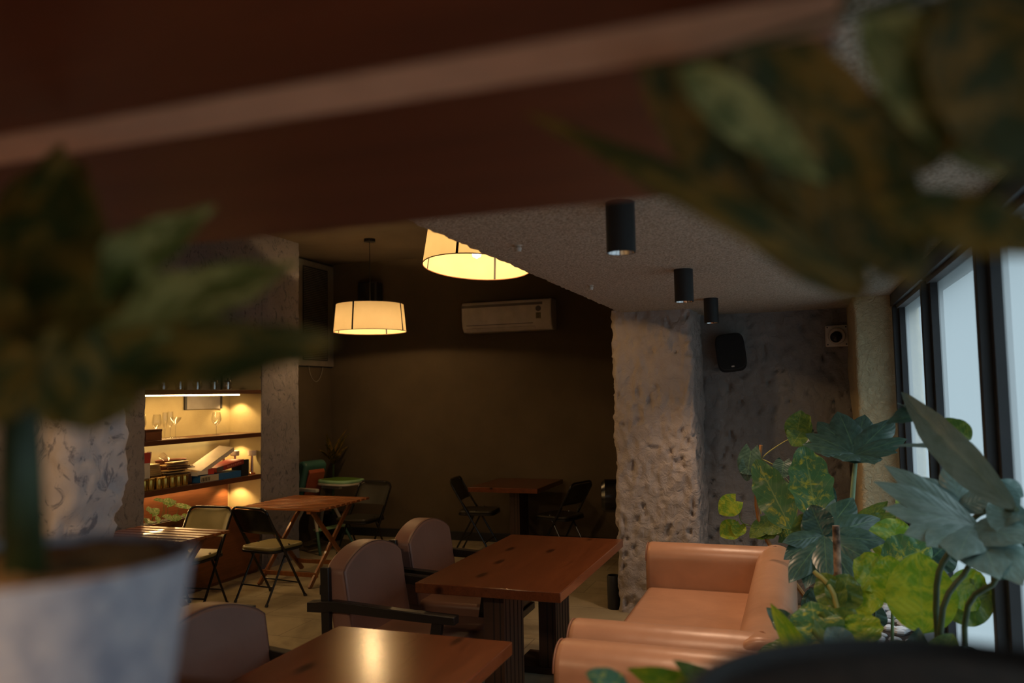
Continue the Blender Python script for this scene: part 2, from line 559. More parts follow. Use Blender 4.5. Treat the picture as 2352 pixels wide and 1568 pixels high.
def low_ceiling():
    """slab with a torn, wavy plaster edge"""
    mb = MB()
    ys = [-3.05 + i * 0.02 for i in range(int((8.8 + 3.05) / 0.02) + 1)]
    v = []; f = []
    xr = 0.80
    for i, y in enumerate(ys):
        e = XE + 0.012 * noise.noise(Vector((0, y * 3.1, 1.7))) + 0.013 * noise.noise(Vector((4, y * 14, 0))) \
            + 0.007 * noise.noise(Vector((9, y * 33, 3)))
        dz = 0.008 * noise.noise(Vector((2, y * 12, 5)))
        v += [(xr, y, ZC), (e + 0.06, y, ZC), (e + 0.015, y, ZC + 0.004 + dz * .5), (e, y, ZC + 0.022 + dz), (e - 0.005, y, ZC + 0.06), (XE, y, ZC + 0.10), (XE, y, ZH + 0.1), (xr, y, ZH + 0.1)]
    n = len(ys)
    for i in range(n - 1):
        a = i * 8
        for k in range(8):
            f.append((a + k, a + (k + 1) % 8, a + 8 + (k + 1) % 8, a + 8 + k))
    f.append(tuple(range(8))); f.append(tuple((n - 1) * 8 + k for k in range(8)))
    mb.add(v, f)
    o = struct('ceiling', mb, M['popcorn'])
    return o


low_ceiling()


def skin(mb, origin, du, dv, lu, lv, res, fn, nrm):
    """displaced grid; fn(p, u, v) -> offset along nrm"""
    nu = max(2, int(lu / res)); nv = max(2, int(lv / res))
    origin = Vector(origin); du = Vector(du); dv = Vector(dv); nrm = Vector(nrm)
    vs = []
    for j in range(nv + 1):
        for i in range(nu + 1):
            u = lu * i / nu; v = lv * j / nv
            p = origin + du * u + dv * v
            vs.append(p + nrm * fn(p, u / lu, v / lv))
    fs = []
    for j in range(nv):
        for i in range(nu):
            a = j * (nu + 1) + i
            fs.append((a, a + 1, a + nu + 2, a + nu + 1))
    mb.add(vs, fs)


def pocks(p, freq=11.0, depth=0.022, wave=0.02):
    q = Vector((p.x * freq, p.y * freq, p.z * freq * 0.55))
    q += Vector((noise.noise(q * 0.5), noise.noise(q * 0.5 + Vector((7, 1, 2))), noise.noise(q * 0.5 + Vector((3, 9, 4))))) * 0.9
    q += Vector((noise.noise(q * 2.1), noise.noise(q * 2.1 + Vector((5, 5, 1))), noise.noise(q * 1.6 + Vector((1, 8, 3))))) * 0.28
    d = noise.voronoi(q)[0][0]
    strength = 0.75 + 0.5 * max(0, 1.6 - p.z) / 1.6
    h = -depth * strength * math.exp(-(d / 0.24) ** 2) + depth * 0.35 * math.exp(-((d - 0.34) / 0.10) ** 2)
    h -= 0.020 * abs(noise.noise(Vector((p.x * 16 + 3, p.y * 16, p.z * 8))))
    h += wave * noise.noise(Vector((p.x * 2.2, p.y * 2.2, p.z * 1.6)))
    h += 0.014 * noise.noise(Vector((p.x * 10, p.y * 10, p.z * 3.2)))
    h += 0.012 * noise.noise(Vector((p.x * 30, p.y * 30, p.z * 14)))
    return h


def rough_post(name, x0, x1, y0, y1, z1, res, mat, fn, corner=0.05):
    """square post with rounded, hand-worked plaster faces"""
    mb = MB()
    cx, cy = (x0 + x1) / 2, (y0 + y1) / 2
    hx, hy = (x1 - x0) / 2, (y1 - y0) / 2
    r = corner
    path = []
    def arc(ax, ay, a0):
        for k in range(7):
            a = a0 + PI / 2 * k / 6
            path.append((Vector((ax + r * math.cos(a), ay + r * math.sin(a), 0)), Vector((math.cos(a), math.sin(a), 0))))
    def line(p, q, n):
        L = (Vector(q) - Vector(p)).length; m = max(2, int(L / res))
        for k in range(1, m):
            path.append((Vector((*p, 0)).lerp(Vector((*q, 0)), k / m), Vector((*n, 0))))
    arc(cx + hx - r, cy + hy - r, 0); line((cx + hx - r, cy + hy), (cx - hx + r, cy + hy), (0, 1))
    arc(cx - hx + r, cy + hy - r, PI / 2); line((cx - hx, cy + hy - r), (cx - hx, cy - hy + r), (-1, 0))
    arc(cx - hx + r, cy - hy + r, PI); line((cx - hx + r, cy - hy), (cx + hx - r, cy - hy), (0, -1))
    arc(cx + hx - r, cy - hy + r, 1.5 * PI); line((cx + hx, cy - hy + r), (cx + hx, cy + hy - r), (1, 0))
    n = len(path); nz = int(z1 / res)
    v = []; f = []
    for j in range(nz + 1):
        z = z1 * j / nz
        for p, nn in path:
            q = Vector((p.x, p.y, z))
            v.append(q + nn * fn(q))
    for j in range(nz):
        for i in range(n):
            i2 = (i + 1) % n
            f.append((j * n + i, j * n + i2, (j + 1) * n + i2, (j + 1) * n + i))
    mb.add(v, f)
    mb.f.append(tuple(nz * n + i for i in range(n))); mb.mi.append(0)
    o = mb.build(name, mat, smooth=True, angle=80)
    return o


o = rough_post('pillar', -1.385, -0.745, 6.22, 6.95, ZC + 0.02, 0.016, M['pillar'], lambda p: pocks(p, 11.0, 0.034), 0.05)
tag(o, kind='structure')
o = rough_post('pillar_near', -3.10, -2.80, 2.44, 2.74, ZH, 0.022, M['pillar_pale'],
               lambda p: pocks(p, 7.0, 0.05, 0.05) + 0.03 * math.sin(p.z * 6.0 - 0.4), 0.05)
tag(o, kind='structure')

# dark grey recess wall with the loudspeaker
mb = MB()
skin(mb, (-0.80, 6.8, 0), (1, 0, 0), (0, 0, 1), 1.6, ZC + 0.02, 0.022,
     lambda p, u, v: 1.2 * pocks(p + Vector((5, 0, -1.0)), 13.0, 0.036, 0.02), (0, -1, 0))
mb.box(-1.1, 0.9, 6.84, 6.95, 0, ZC + 0.02)
struct('wall_recess', mb, M['recess'], smooth=True, angle=80)
struct('wall_alcove', MB().box(-1.36, -1.25, 6.9, 8.8, 0, ZC + 0.05), M['back'])
o = rough_post('pillar_ochre', 0.385, 0.80, 6.0, 6.85, ZC + 0.02, 0.03, M['ochre'],
               lambda p: 0.012 * noise.noise(p * 3) + 0.006 * noise.noise(p * 12), 0.03)
tag(o, kind='structure')


# left wall: the rough face with its niche
def col_fn(p, u=0, v=0):
    return 0.012 * noise.noise(Vector((p.y * 2.5, p.z * 2.5, 4))) + 0.007 * noise.noise(Vector((p.y * 11, p.z * 11, 1))) + 0.004 * noise.noise(Vector((p.y * 30, p.z * 30, 8)))


NY0, NY1, NZ = 5.22, 6.75, 2.15
mb = MB()
mb.box(-5.55, -5.115, -3.05, NY0, 0, ZH)
skin(mb, (-5.11, 2.0, 0), (0, 1, 0), (0, 0, 1), NY0 - 2.0, ZH, 0.03, col_fn, (1, 0, 0))
mb.box(-5.55, -5.115, NY0, NY1 + 0.0, NZ, ZH)
skin(mb, (-5.11, NY0, NZ), (0, 1, 0), (0, 0, 1), NY1 - NY0, ZH - NZ, 0.03, col_fn, (1, 0, 0))
struct('wall_left', mb, M['column'], smooth=True, angle=60)
mb = MB()
mb.box(-5.49, -5.115, NY1 + 0.01, 7.37, 0, ZH)
skin(mb, (-5.11, NY1, 0), (0, 1, 0), (0, 0, 1), 0.64, NZ - 0.004, 0.025, col_fn, (1, 0, 0))
skin(mb, (-5.11, NY1, NZ + 0.004), (0, 1, 0), (0, 0, 1), 0.64, ZH - NZ - 0.004, 0.025, col_fn, (1, 0, 0))
skin(mb, (-5.11, NY1, 0), (-1, 0, 0), (0, 0, 1), 0.02, ZH, 0.03, col_fn, (0, -1, 0))
struct('column', mb, M['column'], smooth=True, angle=60)
struct('wall_niche', MB().box(-5.60, -5.50, 5.0, 7.0, 0, ZH).box(-5.5, -5.117, NY1 - 0.004, NY1 + 0.012, 0, NZ), M['niche'])
struct('wall_far_left', MB().box(-5.75, -5.60, 6.9, 8.8, 0, ZH), M['back'])
struct('baseboard_back', MB().box(-5.6, -1.36, 8.775, 8.8, 0, 0.10), M['matte_black'], bevel=0.004)

# window wall: sill wall, header, mullions and panes
struct('wall_right', MB().box(0.66, 0.80, -3.05, 6.0, 0, 0.30), M['matte_black'])
struct('trim_1', MB().box(XW, 0.80, -3.05, 6.0, 2.26, ZC + 0.01).box(0.645, 0.78, -3.05, 6.0, 2.235, 2.262, 1), [M['frame'], M['frame_strip']])
struct('trim_2', MB().box(0.60, 0.80, -3.05, 6.0, 0.28, 0.34), M['frame'])
WY = [5.93, 4.62, 3.29, 1.97, 0.65, -0.67, -1.99, -3.0]
for i in range(7):
    y1, y0 = WY[i], WY[i + 1]
    mb = MB().box(XW, 0.70, y1 - 0.045, y1 + 0.0, 0.34, 2.25)
    mb.box(0.655, 0.715, y1 - 0.09, y1 + 0.045, 0.34, 2.25)
    fr = struct('window_%d' % (i + 1), mb, M['frame'], bevel=0.003)
    s_ = MB()
    for k in range(5): s_.lathe([(0, 0.004), (0.005, 0.004), (0.005, 0)], (0, 0, 0), 8)
    g = MB().box(0.690, 0.696, y0 + 0.045, y1 - 0.05, 0.34, 2.24).build('pane', M['pane'], fr)

exec_later = []

# ------------------------------------------------------------------ wooden tables
def dining_table(loc, wx, ly, posts, label, top=0.75, th=0.05):
    t = thing('dining_table', loc, label, 'table', 'dark brown solid wood tables')
    MB().box(-wx / 2, wx / 2, -ly / 2, ly / 2, top - th, top).build('tabletop', M['table'], t, bevel=0.004)
    for y in posts:
        mb = MB().box(-0.055, 0.055, y - 0.15, y + 0.15, 0.04, top - th)
        for k in range(5):
            gy = y - 0.12 + k * 0.06
            mb.box(0.053, 0.0565, gy - 0.004, gy + 0.004, 0.04, top - th, 1)
        for k in range(2):
            gx = -0.0 + k * 0.035
            mb.box(gx - 0.003, gx + 0.003, y - 0.1515, y - 0.149, 0.04, top - th, 1)
        lg = mb.build('leg', [M['table_leg'], M['groove']], t)
        MB().box(-0.22, 0.22, y - 0.16, y + 0.16, 0.0, 0.04).build('foot', M['table_leg'], lg, bevel=0.004)
    return t


dining_table((-1.50, 4.47, 0), 0.775, 1.46, (-0.47, 0.43), 'long dark wooden table in the middle, beside the grooved legs and pocked pillar')
dining_table((-1.465, 2.23, 0), 0.775, 1.46, (-0.45, 0.45), 'wooden table nearest the camera with a warm lamp reflection on its knotty top')
dining_table((-2.905, 8.22, 0), 0.76, 0.94, (0.05,), 'small wooden pedestal table at the far wall between two black folding chairs')


# ------------------------------------------------------------------ mauve armchairs
def make_armchair(loc, label, rz=0.0):
    """faces +x; origin on the floor under the seat centre"""
    t = thing('armchair', loc, label, 'chair', 'mauve leather armchairs with black wooden arms', rz)
    w2 = 0.32
    # backrest: arched outline in y,z, thick in x, leaned back
    poly = []
    zb, zs, zt = 0.42, 0.80, 0.90
    poly.append((-w2, zb)); poly.append((w2, zb)); poly.append((w2, zs))
    for k in range(1, 16):
        a = k / 16
        y = w2 - 2 * w2 * a
        poly.append((y, zs + (zt - zs) * math.sin(PI * a) ** 0.75))
    poly.append((-w2, zs))
    th = 0.12
    lean = 0.16
    def lx(z): return -0.30 - (z - zb) * lean
    mb = MB()
    n = len(poly)
    v = [(lx(z) + th, y, z) for y, z in poly] + [(lx(z), y, z) for y, z in poly]
    f = [tuple(range(n)), tuple(range(n, 2 * n))[::-1]] + [(i, (i + 1) % n, n + (i + 1) % n, n + i) for i in range(n)]
    mb.add(v, f)
    bk = mb.build('backrest', M['mauve_leather'], t, bevel=0.018, seg=4)
    rim = [Vector((lx(z) + th - 0.012, y, z)) for y, z in poly[1:]] + [Vector((lx(poly[0][1]) + th - 0.012, *poly[0]))]
    MB().tube([Vector((p.x + 0.006, p.y * 0.985, (p.z - 0.65) * 0.985 + 0.65)) for p in rim], 0.0035, 6).build('piping', M['mauve_piping'], bk, smooth=True)
    st = MB().box(-0.27, 0.36, -0.30, 0.30, 0.33, 0.45).build('seat_cushion', M['mauve_leather'], t, bevel=0.03, seg=4)
    MB().box(-0.30, 0.37, -0.30, 0.30, 0.29, 0.335).build('seat_frame', M['black_wood'], t, bevel=0.004)
    for s in (-1, 1):
        y = s * 0.335
        # arm: flat board narrowed in the middle, plank outline in x,z
        prof = [(-0.44, 0.590), (-0.36, 0.592), (-0.30, 0.600), (0.20, 0.585), (0.40, 0.585), (0.40, 0.625), (0.10, 0.635), (-0.28, 0.655), (-0.34, 0.650), (-0.44, 0.640)]
        a = MB(); v = []
        for (x, z) in prof:
            hw = 0.030 if x < -0.33 or x > 0.28 else 0.024
            v.append((x, y - hw, z))
        for (x, z) in prof:
            hw = 0.030 if x < -0.33 or x > 0.28 else 0.024
            v.append((x, y + hw, z))
        m = len(prof)
        a.add(v, [tuple(range(m))[::-1], tuple(range(m, 2 * m))] + [(i, (i + 1) % m, m + (i + 1) % m, m + i) for i in range(m)])
        a.build('armrest', M['black_wood'], t, bevel=0.004)
        MB().obox((0.30, y, 0.590), (0.20, y, 0.0), 0.035, 0.055, (1, 0, 0)).build('leg', M['black_wood'], t, bevel=0.004)
        MB().obox((-0.345, y, 0.82), (-0.33, y, 0.30), 0.03, 0.05, (1, 0, 0)).obox((-0.33, y, 0.34), (-0.42, y, 0.0), 0.03, 0.05, (1, 0, 0)).build('leg', M['black_wood'], t, bevel=0.004)
        MB().obox((-0.33, y, 0.29), (0.26, y, 0.29), 0.025, 0.05).build('side_rail', M['black_wood'], t, bevel=0.003)
    MB().obox((-0.375, -0.33, 0.70), (-0.375, 0.33, 0.70), 0.02, 0.05).build('back_rail', M['black_wood'], t, bevel=0.003)
    return t


ac = make_armchair((-2.02, 3.99, 0), 'mauve armchair in the middle of the row, its black arm crossing in front', 0.0)
copy_thing(ac, (-2.06, 4.80, 0), 0.02, 'mauve armchair farthest back, half hidden behind the long wooden table')
copy_thing(ac, (-1.93, 2.55, 0), -0.05, 'mauve armchair nearest the camera at bottom left beside the mottled pot')


# ------------------------------------------------------------------ tan sofas (face -x)
def rolled(y0, y1, z0, z1, r):
    """outline across an arm: rounded on top"""
    p = [(y0, z0), (y1, z0)]
    for k in range(9):
        a = PI / 2 * k / 8
        p.append((y1 - r + r * math.cos(a), z1 - r + r * math.sin(a)))
    for k in range(9):
        a = PI / 2 + PI / 2 * k / 8
        p.append((y0 + r + r * math.cos(a), z1 - r + r * math.sin(a)))
    return p


def make_sofa(loc, L, label):
    """origin on the floor at the middle; arms run along x, back at +x"""
    t = thing('sofa', loc, label, 'sofa', 'tan leather sofas along the plants')
    h = 0.70; d0, d1 = -0.47, 0.47
    for s in (-1, 1):
        y0, y1 = (L / 2 - 0.22, L / 2) if s > 0 else (-L / 2, -L / 2 + 0.22)
        a = MB().prism(rolled(y0, y1, 0.10, h, 0.105), 'X', d0, d1 - 0.06).build('armrest', M['tan_leather'], t, bevel=0.03, seg=5, angle=50)
        out = rolled(y0 + 0.006, y1 - 0.006, 0.12, h - 0.006, 0.10)
        MB().tube([Vector((d0 + 0.004, p[0], p[1])) for p in out[2:]], 0.004, 6).build('piping', M['piping'], a, smooth=True)
    b = MB().prism(rolled(d1 - 0.24, d1, 0.10, h + 0.004, 0.115), 'Y', -L / 2 + 0.02, L / 2 - 0.02)
    bo = b.build('backrest', M['tan_leather'], t, bevel=0.03, seg=5, angle=50)
    for s in (-1, 1):   # mitred seam where arm meets back
        ys = s * (L / 2 - 0.11)
        pts = [Vector((d1 - 0.24 + 0.02 - 0.02, s * (L / 2 - 0.22), 0.45)), Vector((d1 - 0.235, s * (L / 2 - 0.215), 0.60)),
               Vector((d1 - 0.19, s * (L / 2 - 0.17), h - 0.018)), Vector((d1 - 0.12, s * (L / 2 - 0.11), h + 0.005)), Vector((d1 - 0.04, s * (L / 2 - 0.03), h - 0.035))]
        MB().tube(pts, 0.004, 6).build('seam', M['piping'], bo, smooth=True)
    MB().box(d0 + 0.01, d1 - 0.2, -L / 2 + 0.2, L / 2 - 0.2, 0.28, 0.43).build('seat_cushion', M['tan_leather'], t, bevel=0.035, seg=5)
    MB().box(d0 + 0.02, d1 - 0.02, -L / 2 + 0.05, L / 2 - 0.05, 0.08, 0.30).build('base', M['tan_leather'], t, bevel=0.01)
    for sx in (d0 + 0.08, d1 - 0.08):
        for sy in (-L / 2 + 0.08, L / 2 - 0.08):
            MB().lathe([(0.0, 0.0), (0.025, 0), (0.03, 0.085), (0, 0.085)], (sx, sy, 0), 12).build('leg', M['black_wood'], t)
    return t


make_sofa((-0.525, 4.47, 0), 2.14, 'tan leather sofa between the long table and the plants, seat and corner visible')
make_sofa((-0.495, 2.30, 0), 2.04, 'tan leather sofa nearest the camera, only its rolled arm top visible')


# ------------------------------------------------------------------ folding chairs
def make_folding(loc, rz, label, seat_mat, back_mat):
    """faces +y; front legs run up into the backrest hoop behind"""
    t = thing('folding_chair', loc, label, 'chair', 'black metal folding chairs', rz)
    bm_ = M['black_metal']
    w = 0.205
    f0 = Vector((0, 0.20, 0.0)); topb = Vector((0, -0.235, 0.74))
    for s in (-1, 1):
        a = Vector((s * w, f0.y, 0)); b = Vector((s * w, topb.y, topb.z))
        lg = MB().tube([a, a.lerp(b, 0.5), b], 0.0105, 8).build('leg', bm_, t, smooth=True)
        MB().tube([a - Vector((0, 0, 0)), a + Vector((0, -0.012, 0.02))], 0.014, 8).build('foot_cap', M['matte_black'], lg)
        a2 = Vector((s * (w - 0.025), -0.23, 0)); b2 = Vector((s * (w - 0.025), 0.03, 0.47))
        lg = MB().tube([a2, b2], 0.0095, 8).build('leg', bm_, t, smooth=True)
        MB().tube([a2, a2 + Vector((0, 0.01, 0.02))], 0.013, 8).build('foot_cap', M['matte_black'], lg)
        MB().obox((s * (w - 0.012), -0.13, 0.56), (s * (w - 0.012), -0.02, 0.40), 0.006, 0.02, (0, 1, 1)).build('hinge', bm_, t)
    # hoop over the back
    hp = [Vector((-w, -0.235, 0.74))]
    for k in range(1, 8):
        a = PI - PI / 2 * k / 7
        hp.append(Vector((-w + 0.07 + 0.07 * math.cos(a), -0.235 - 0.02 * math.sin(a), 0.74 + 0.06 * math.sin(a))))
    for k in range(8):
        a = PI / 2 - PI / 2 * k / 7
        hp.append(Vector((w - 0.07 + 0.07 * math.cos(a), -0.235 - 0.02 * math.sin(a), 0.74 + 0.06 * math.sin(a))))
    MB().tube(hp, 0.0105, 8).build('back_frame', bm_, t, smooth=True)
    # backrest pad, curved
    mb = MB(); nx, nz = 10, 6; vs = []
    for side in (0, 1):
        for j in range(nz + 1):
            for i in range(nx + 1):
                u = -1 + 2 * i / nx; v = j / nz
                x = u * (w - 0.012)
                z = 0.575 + v * (0.215 - 0.03 * abs(u) ** 6)
                y = -0.13 - (z - 0.56) * 0.59 - 0.025 * (1 - u * u)
                y += (0.014 if side else -0.004) * (1 - abs(u) ** 8)
                vs.append((x, y, z))
    q = (nx + 1) * (nz + 1); fs = []
    for side in (0, 1):
        for j in range(nz):
            for i in range(nx):
                a = side * q + j * (nx + 1) + i
                fs.append((a, a + 1, a + nx + 2, a + nx + 1))
    edge = [i for i in range(nx + 1)] + [(j + 1) * (nx + 1) + nx for j in range(nz)] + [nz * (nx + 1) + i for i in range(nx - 1, -1, -1)] + [j * (nx + 1) for j in range(nz - 1, 0, -1)]
    for k in range(len(edge)):
        a, b = edge[k], edge[(k + 1) % len(edge)]
        fs.append((a, b, q + b, q + a))
    mb.add(vs, fs).build('backrest', back_mat, t, smooth=True, angle=60)
    seat_poly = []
    for k in range(24):
        a = 2 * PI * k / 24
        c, s_ = math.cos(a), math.sin(a)
        e = 0.35
        seat_poly.append((0.195 * math.copysign(abs(c) ** e, c), 0.02 + 0.20 * math.copysign(abs(s_) ** e, s_)))
    MB().prism(seat_poly, 'Z', 0.435, 0.465).build('seat', seat_mat, t, bevel=0.012, seg=3)
    MB().prism([(x * 1.02, 0.02 + (y - 0.02) * 1.02) for x, y in seat_poly], 'Z', 0.415, 0.437).build('seat_pan', bm_, t, bevel=0.004)
    MB().tube([(-w, 0.125, 0.13), (w, 0.125, 0.13)], 0.007, 8).build('stretcher', bm_, t, smooth=True)
    MB().tube([(-w + 0.025, -0.155, 0.14), (w - 0.025, -0.155, 0.14)], 0.007, 8).build('stretcher', bm_, t, smooth=True)
    return t


make_folding((-4.71, 5.33, 0), PI + 0.12, 'folding chair with khaki padded seat and back at the near slatted table', M['khaki_vinyl'], M['khaki_vinyl'])
fc = make_folding((-4.32, 5.84, 0), -0.16, 'folding chair in the middle facing the far slatted table, glossy black back', M['khaki_vinyl'], M['black_metal'])
fb = make_folding((-4.36, 7.42, 0), PI - 0.1, 'folding chair behind the far slatted table in front of the green high chair', M['black_vinyl'], M['black_vinyl'])
copy_thing(fb, (-3.36, 8.2, 0), -PI / 2 + 0.12, 'folding chair on the left side of the small far pedestal table')
copy_thing(fb, (-2.36, 8.05, 0), PI / 2 - 0.30, 'folding chair on the right side of the small far pedestal table')


# ------------------------------------------------------------------ slatted folding tables
def make_slat_table(loc, label, rz=0.0):
    t = thing('folding_table', loc, label, 'table', 'slatted wooden folding tables', rz)
    n = 10; L = 0.86; W = 0.90
    MB().box(-L / 2 + 0.10, -L / 2 + 0.14, -W / 2 + 0.02, W / 2 - 0.02, 0.672, 0.698).build('batten', M['slat_leg'], t)
    MB().box(L / 2 - 0.14, L / 2 - 0.10, -W / 2 + 0.02, W / 2 - 0.02, 0.672, 0.698).build('batten', M['slat_leg'], t)
    p = W / n
    for k in range(n):
        y = -W / 2 + p * (k + 0.5)
        MB().box(-L / 2, L / 2, y - p * 0.35, y + p * 0.35, 0.698, 0.72).build('slat', M['slat'], t, bevel=0.003, seg=2)
    for x in (-L / 2 + 0.16, L / 2 - 0.16):
        s = 0.018 if x > 0 else -0.018
        MB().obox((x, -0.36, 0.0), (x, 0.36, 0.69), 0.022, 0.042, (0, 1, 1)).build('leg', M['slat_leg'], t, bevel=0.002)
        MB().obox((x + s * 1.4, 0.36, 0.0), (x + s * 1.4, -0.36, 0.69), 0.022, 0.042, (0, 1, 1)).build('leg', M['slat_leg'], t, bevel=0.002)
    for y in (-0.27, 0.27):
        MB().obox((-L / 2 + 0.13, y, 0.10), (L / 2 - 0.13, y, 0.10), 0.02, 0.04).build('stretcher', M['slat_leg'], t, bevel=0.002)
    return t


st_ = make_slat_table((-4.47, 6.59, 0), 'slatted varnished folding table with crossed legs beside the grey column', 0.0)
copy_thing(st_, (-4.53, 4.60, 0), 0.0, 'slatted folding table under the niche at left, lit top behind the mottled pot')


# ------------------------------------------------------------------ pendant lamps
def make_pendant(loc, zb, label, tilt=0.0, r0=0.385, watts=PENDANT_W):
    t = thing('pendant_lamp', (loc[0], loc[1], 0), label, 'lamp', 'cream drum pendant lamps')
    hgt = 0.29; r1 = r0 * 0.93
    MB().lathe([(0, 0), (0.06, 0), (0.06, -0.03), (0.0, -0.03)], (0, 0, ZH), 20).build('canopy', M['matte_black'], t)
    MB().tube([(0, 0, ZH - 0.02), (0, 0, zb + hgt + 0.04)], 0.004, 6).build('cord', M['matte_black'], t)
    piv = (0, 0, zb)
    rot = (tilt, tilt * -0.3, 0)
    sh = MB().lathe([(r0, 0), (r0 - (r0 - r1) * 0.5, hgt / 2), (r1, hgt)], (0, 0, 0), 64).build('shade', M['shade'], t, smooth=True, loc=piv, rot=rot)
    mb = MB()
    for k in range(4):
        a = 0.03 + k * PI / 2
        c, s = math.cos(a), math.sin(a)
        mb = MB().obox(((r0 + 0.001) * c, (r0 + 0.001) * s, 0), ((r1 + 0.001) * c, (r1 + 0.001) * s, hgt), 0.016, 0.004, (c, s, 0))
        mb.build('strap', M['matte_black'], sh)
    rim = [Vector((r0 * math.cos(2 * PI * k / 64), r0 * math.sin(2 * PI * k / 64), 0)) for k in range(65)]
    MB().tube(rim, 0.0035, 6, False).build('rim', M['piping'], sh, smooth=True)
    fr = MB()
    for k in range(3):
        a = 2 * PI * k / 3
        fr.tube([(0, 0, hgt - 0.01), (r1 * math.cos(a), r1 * math.sin(a), hgt - 0.01)], 0.003, 6)
    fr.tube([(0, 0, 0.14), (0, 0, hgt + 0.05)], 0.012, 8)
    fr.build('spider', M['matte_black'], sh)
    MB().lathe([(0, -0.06), (0.028, -0.045), (0.032, -0.02), (0.02, 0.02), (0.012, 0.04), (0, 0.04)], (0, 0, zb + 0.12), 16).build('bulb', M['bulb'], t, smooth=True)
    point_light('pendant_bulb_light', (0, 0, zb + 0.075), watts, WARM, 0.035, t)
    return t


make_pendant((-4.29, 7.5), 2.405, 'cream drum pendant lamp hanging low before the far wall on a thin cord', 0.0)
make_pendant((-2.03, 5.0), 2.575, 'cream drum pendant lamp partly hidden by the ragged low ceiling edge', -0.10, 0.37)

make_pendant((-4.64, 4.02), 2.405, 'cream drum pendant lamp over the near slatted table, behind the left leaves', 0.0)


# ------------------------------------------------------------------ black cylinder ceiling lights
def make_cyl(y, label):
    t = thing('ceiling_spotlight', (-0.54, y, 0), label, 'lamp', 'black cylinder spotlights on the low ceiling')
    L = 0.17; r = 0.049
    z1 = ZC
    MB().lathe([(0, 0), (r, 0), (r, -L), (r - 0.004, -L), (r - 0.004, -L + 0.03), (0, -L + 0.055)], (0, 0, z1), 32).build('housing', M['matte_black'], t, smooth=True, angle=50)
    MB().lathe([(r - 0.005, -L + 0.001), (r - 0.012, -L + 0.02), (0.018, -L + 0.05)], (0, 0, z1), 32).build('reflector', M['chrome'], t, smooth=True)
    MB().lathe([(0, 0), (0.018, 0), (0.018, -0.003), (0, -0.003)], (0, 0, z1 - L + 0.048), 16).build('lens', M['downlight'], t)
    spot_light('downlight_beam', (0, 0, z1 - L + 0.035), 42, (1.0, 0.66, 0.42), 0.02, 110, 1.0, t)


make_cyl(2.62, 'black cylinder spotlight nearest on the low ceiling, largest of three')
make_cyl(4.20, 'black cylinder spotlight in the middle of three on the low ceiling')
make_cyl(5.60, 'black cylinder spotlight farthest of three, in front of the recess wall')
for (px, py, lb) in ((1190, 563, 'small pale ceiling nub near the nearest black cylinder spotlight'), (1357, 655, 'small pale ceiling nub near the ragged slab edge and pillar')):
    r_ = ray(px, py); t_ = (ZC - 1.7) / r_.z; p = EYE + r_ * t_
    tag(MB().lathe([(0, -0.03), (0.012, -0.028), (0.016, -0.012), (0.01, -0.006), (0.02, 0)], (p.x, p.y, ZC), 12).build('ceiling_sensor', M['white_plastic'], smooth=True), lb, 'sensor')

# ------------------------------------------------------------------ wall units
def air_conditioner():
    t = thing('air_conditioner', (-3.14, 8.8, 2.44), 'white split air conditioner high on the dark far wall', 'air conditioner')
    w, h, d = 1.10, 0.36, 0.22
    prof = [(0, 0), (-0.16, 0.0), (-0.20, 0.05), (-d, 0.14), (-d, h - 0.05), (-0.20, h - 0.01), (0, h)]
    MB().prism(prof, 'X', -w / 2, w / 2).build('housing', M['white_plastic'], t, bevel=0.012)
    MB().box(-w / 2 + 0.002, w / 2 - 0.10, -d - 0.004, -d + 0.02, h - 0.075, h - 0.045).build('trim_band', M['grey_plastic'], t)
    MB().obox((-w / 2 + 0.05, -0.185, 0.025), (w / 2 - 0.20, -0.185, 0.025), 0.05, 0.010, (0, -0.75, -0.6)).build('air_flap', M['white_plastic'], t, bevel=0.003)
    MB().box(-w / 2 + 0.06, w / 2 - 0.22, -0.212, -0.195, 0.076, 0.082).build('flap_gap', M['grey_plastic'], t)
    mb = MB().lathe([(0, 0), (0.032, 0), (0.032, 0.002), (0, 0.002)], (0, 0, 0), 20)
    mb.build('badge', M['grey_plastic'], t, loc=(w / 2 - 0.15, -d - 0.001, h - 0.12), rot=(PI / 2, 0, 0))
    st = MB().box(w / 2 - 0.18, w / 2 - 0.12, -d - 0.0015, -d, h - 0.235, h - 0.165).build('energy_sticker', plain('olive_sticker', (0.20, 0.17, 0.09), 0.6), t)
    mb = MB()
    for k in range(4): mb.box(w / 2 - 0.172, w / 2 - 0.128 - 0.01 * (k % 2), -d - 0.0022, -d - 0.0012, h - 0.180 - k * 0.014, h - 0.175 - k * 0.014)
    mb.build('sticker_print', M['matte_black'], st)


air_conditioner()


def louver():
    t = thing('louvered_vent', (-5.60, 8.42, 2.10), 'tall louvered vent panel on the left wall beside the far corner', 'vent')
    MB().box(0.0, 0.05, -0.46, 0.36, 0, 1.28).build('housing', M['louver'], t, bevel=0.005)
    mb = MB()
    for k in range(52):
        z = 0.09 + k * 0.0215
        mb.obox((0.054, -0.30, z), (0.054, 0.20, z), 0.004, 0.010, (0.6, 0, -0.8))
    mb.box(0.050, 0.0515, -0.32, 0.22, 0.07, 1.21, 1)
    mb.build('louver_grille', [M['louver'], M['matte_black']], t)
    pts = [Vector((0.03, -0.16 + 0.30 * k / 16, -0.19 * math.sin(PI * k / 16) ** 0.6)) for k in range(17)]
    MB().tube(pts, 0.003, 6).build('cable', plain('grey_cable', (0.30, 0.27, 0.22), 0.5), t, smooth=True)


louver()


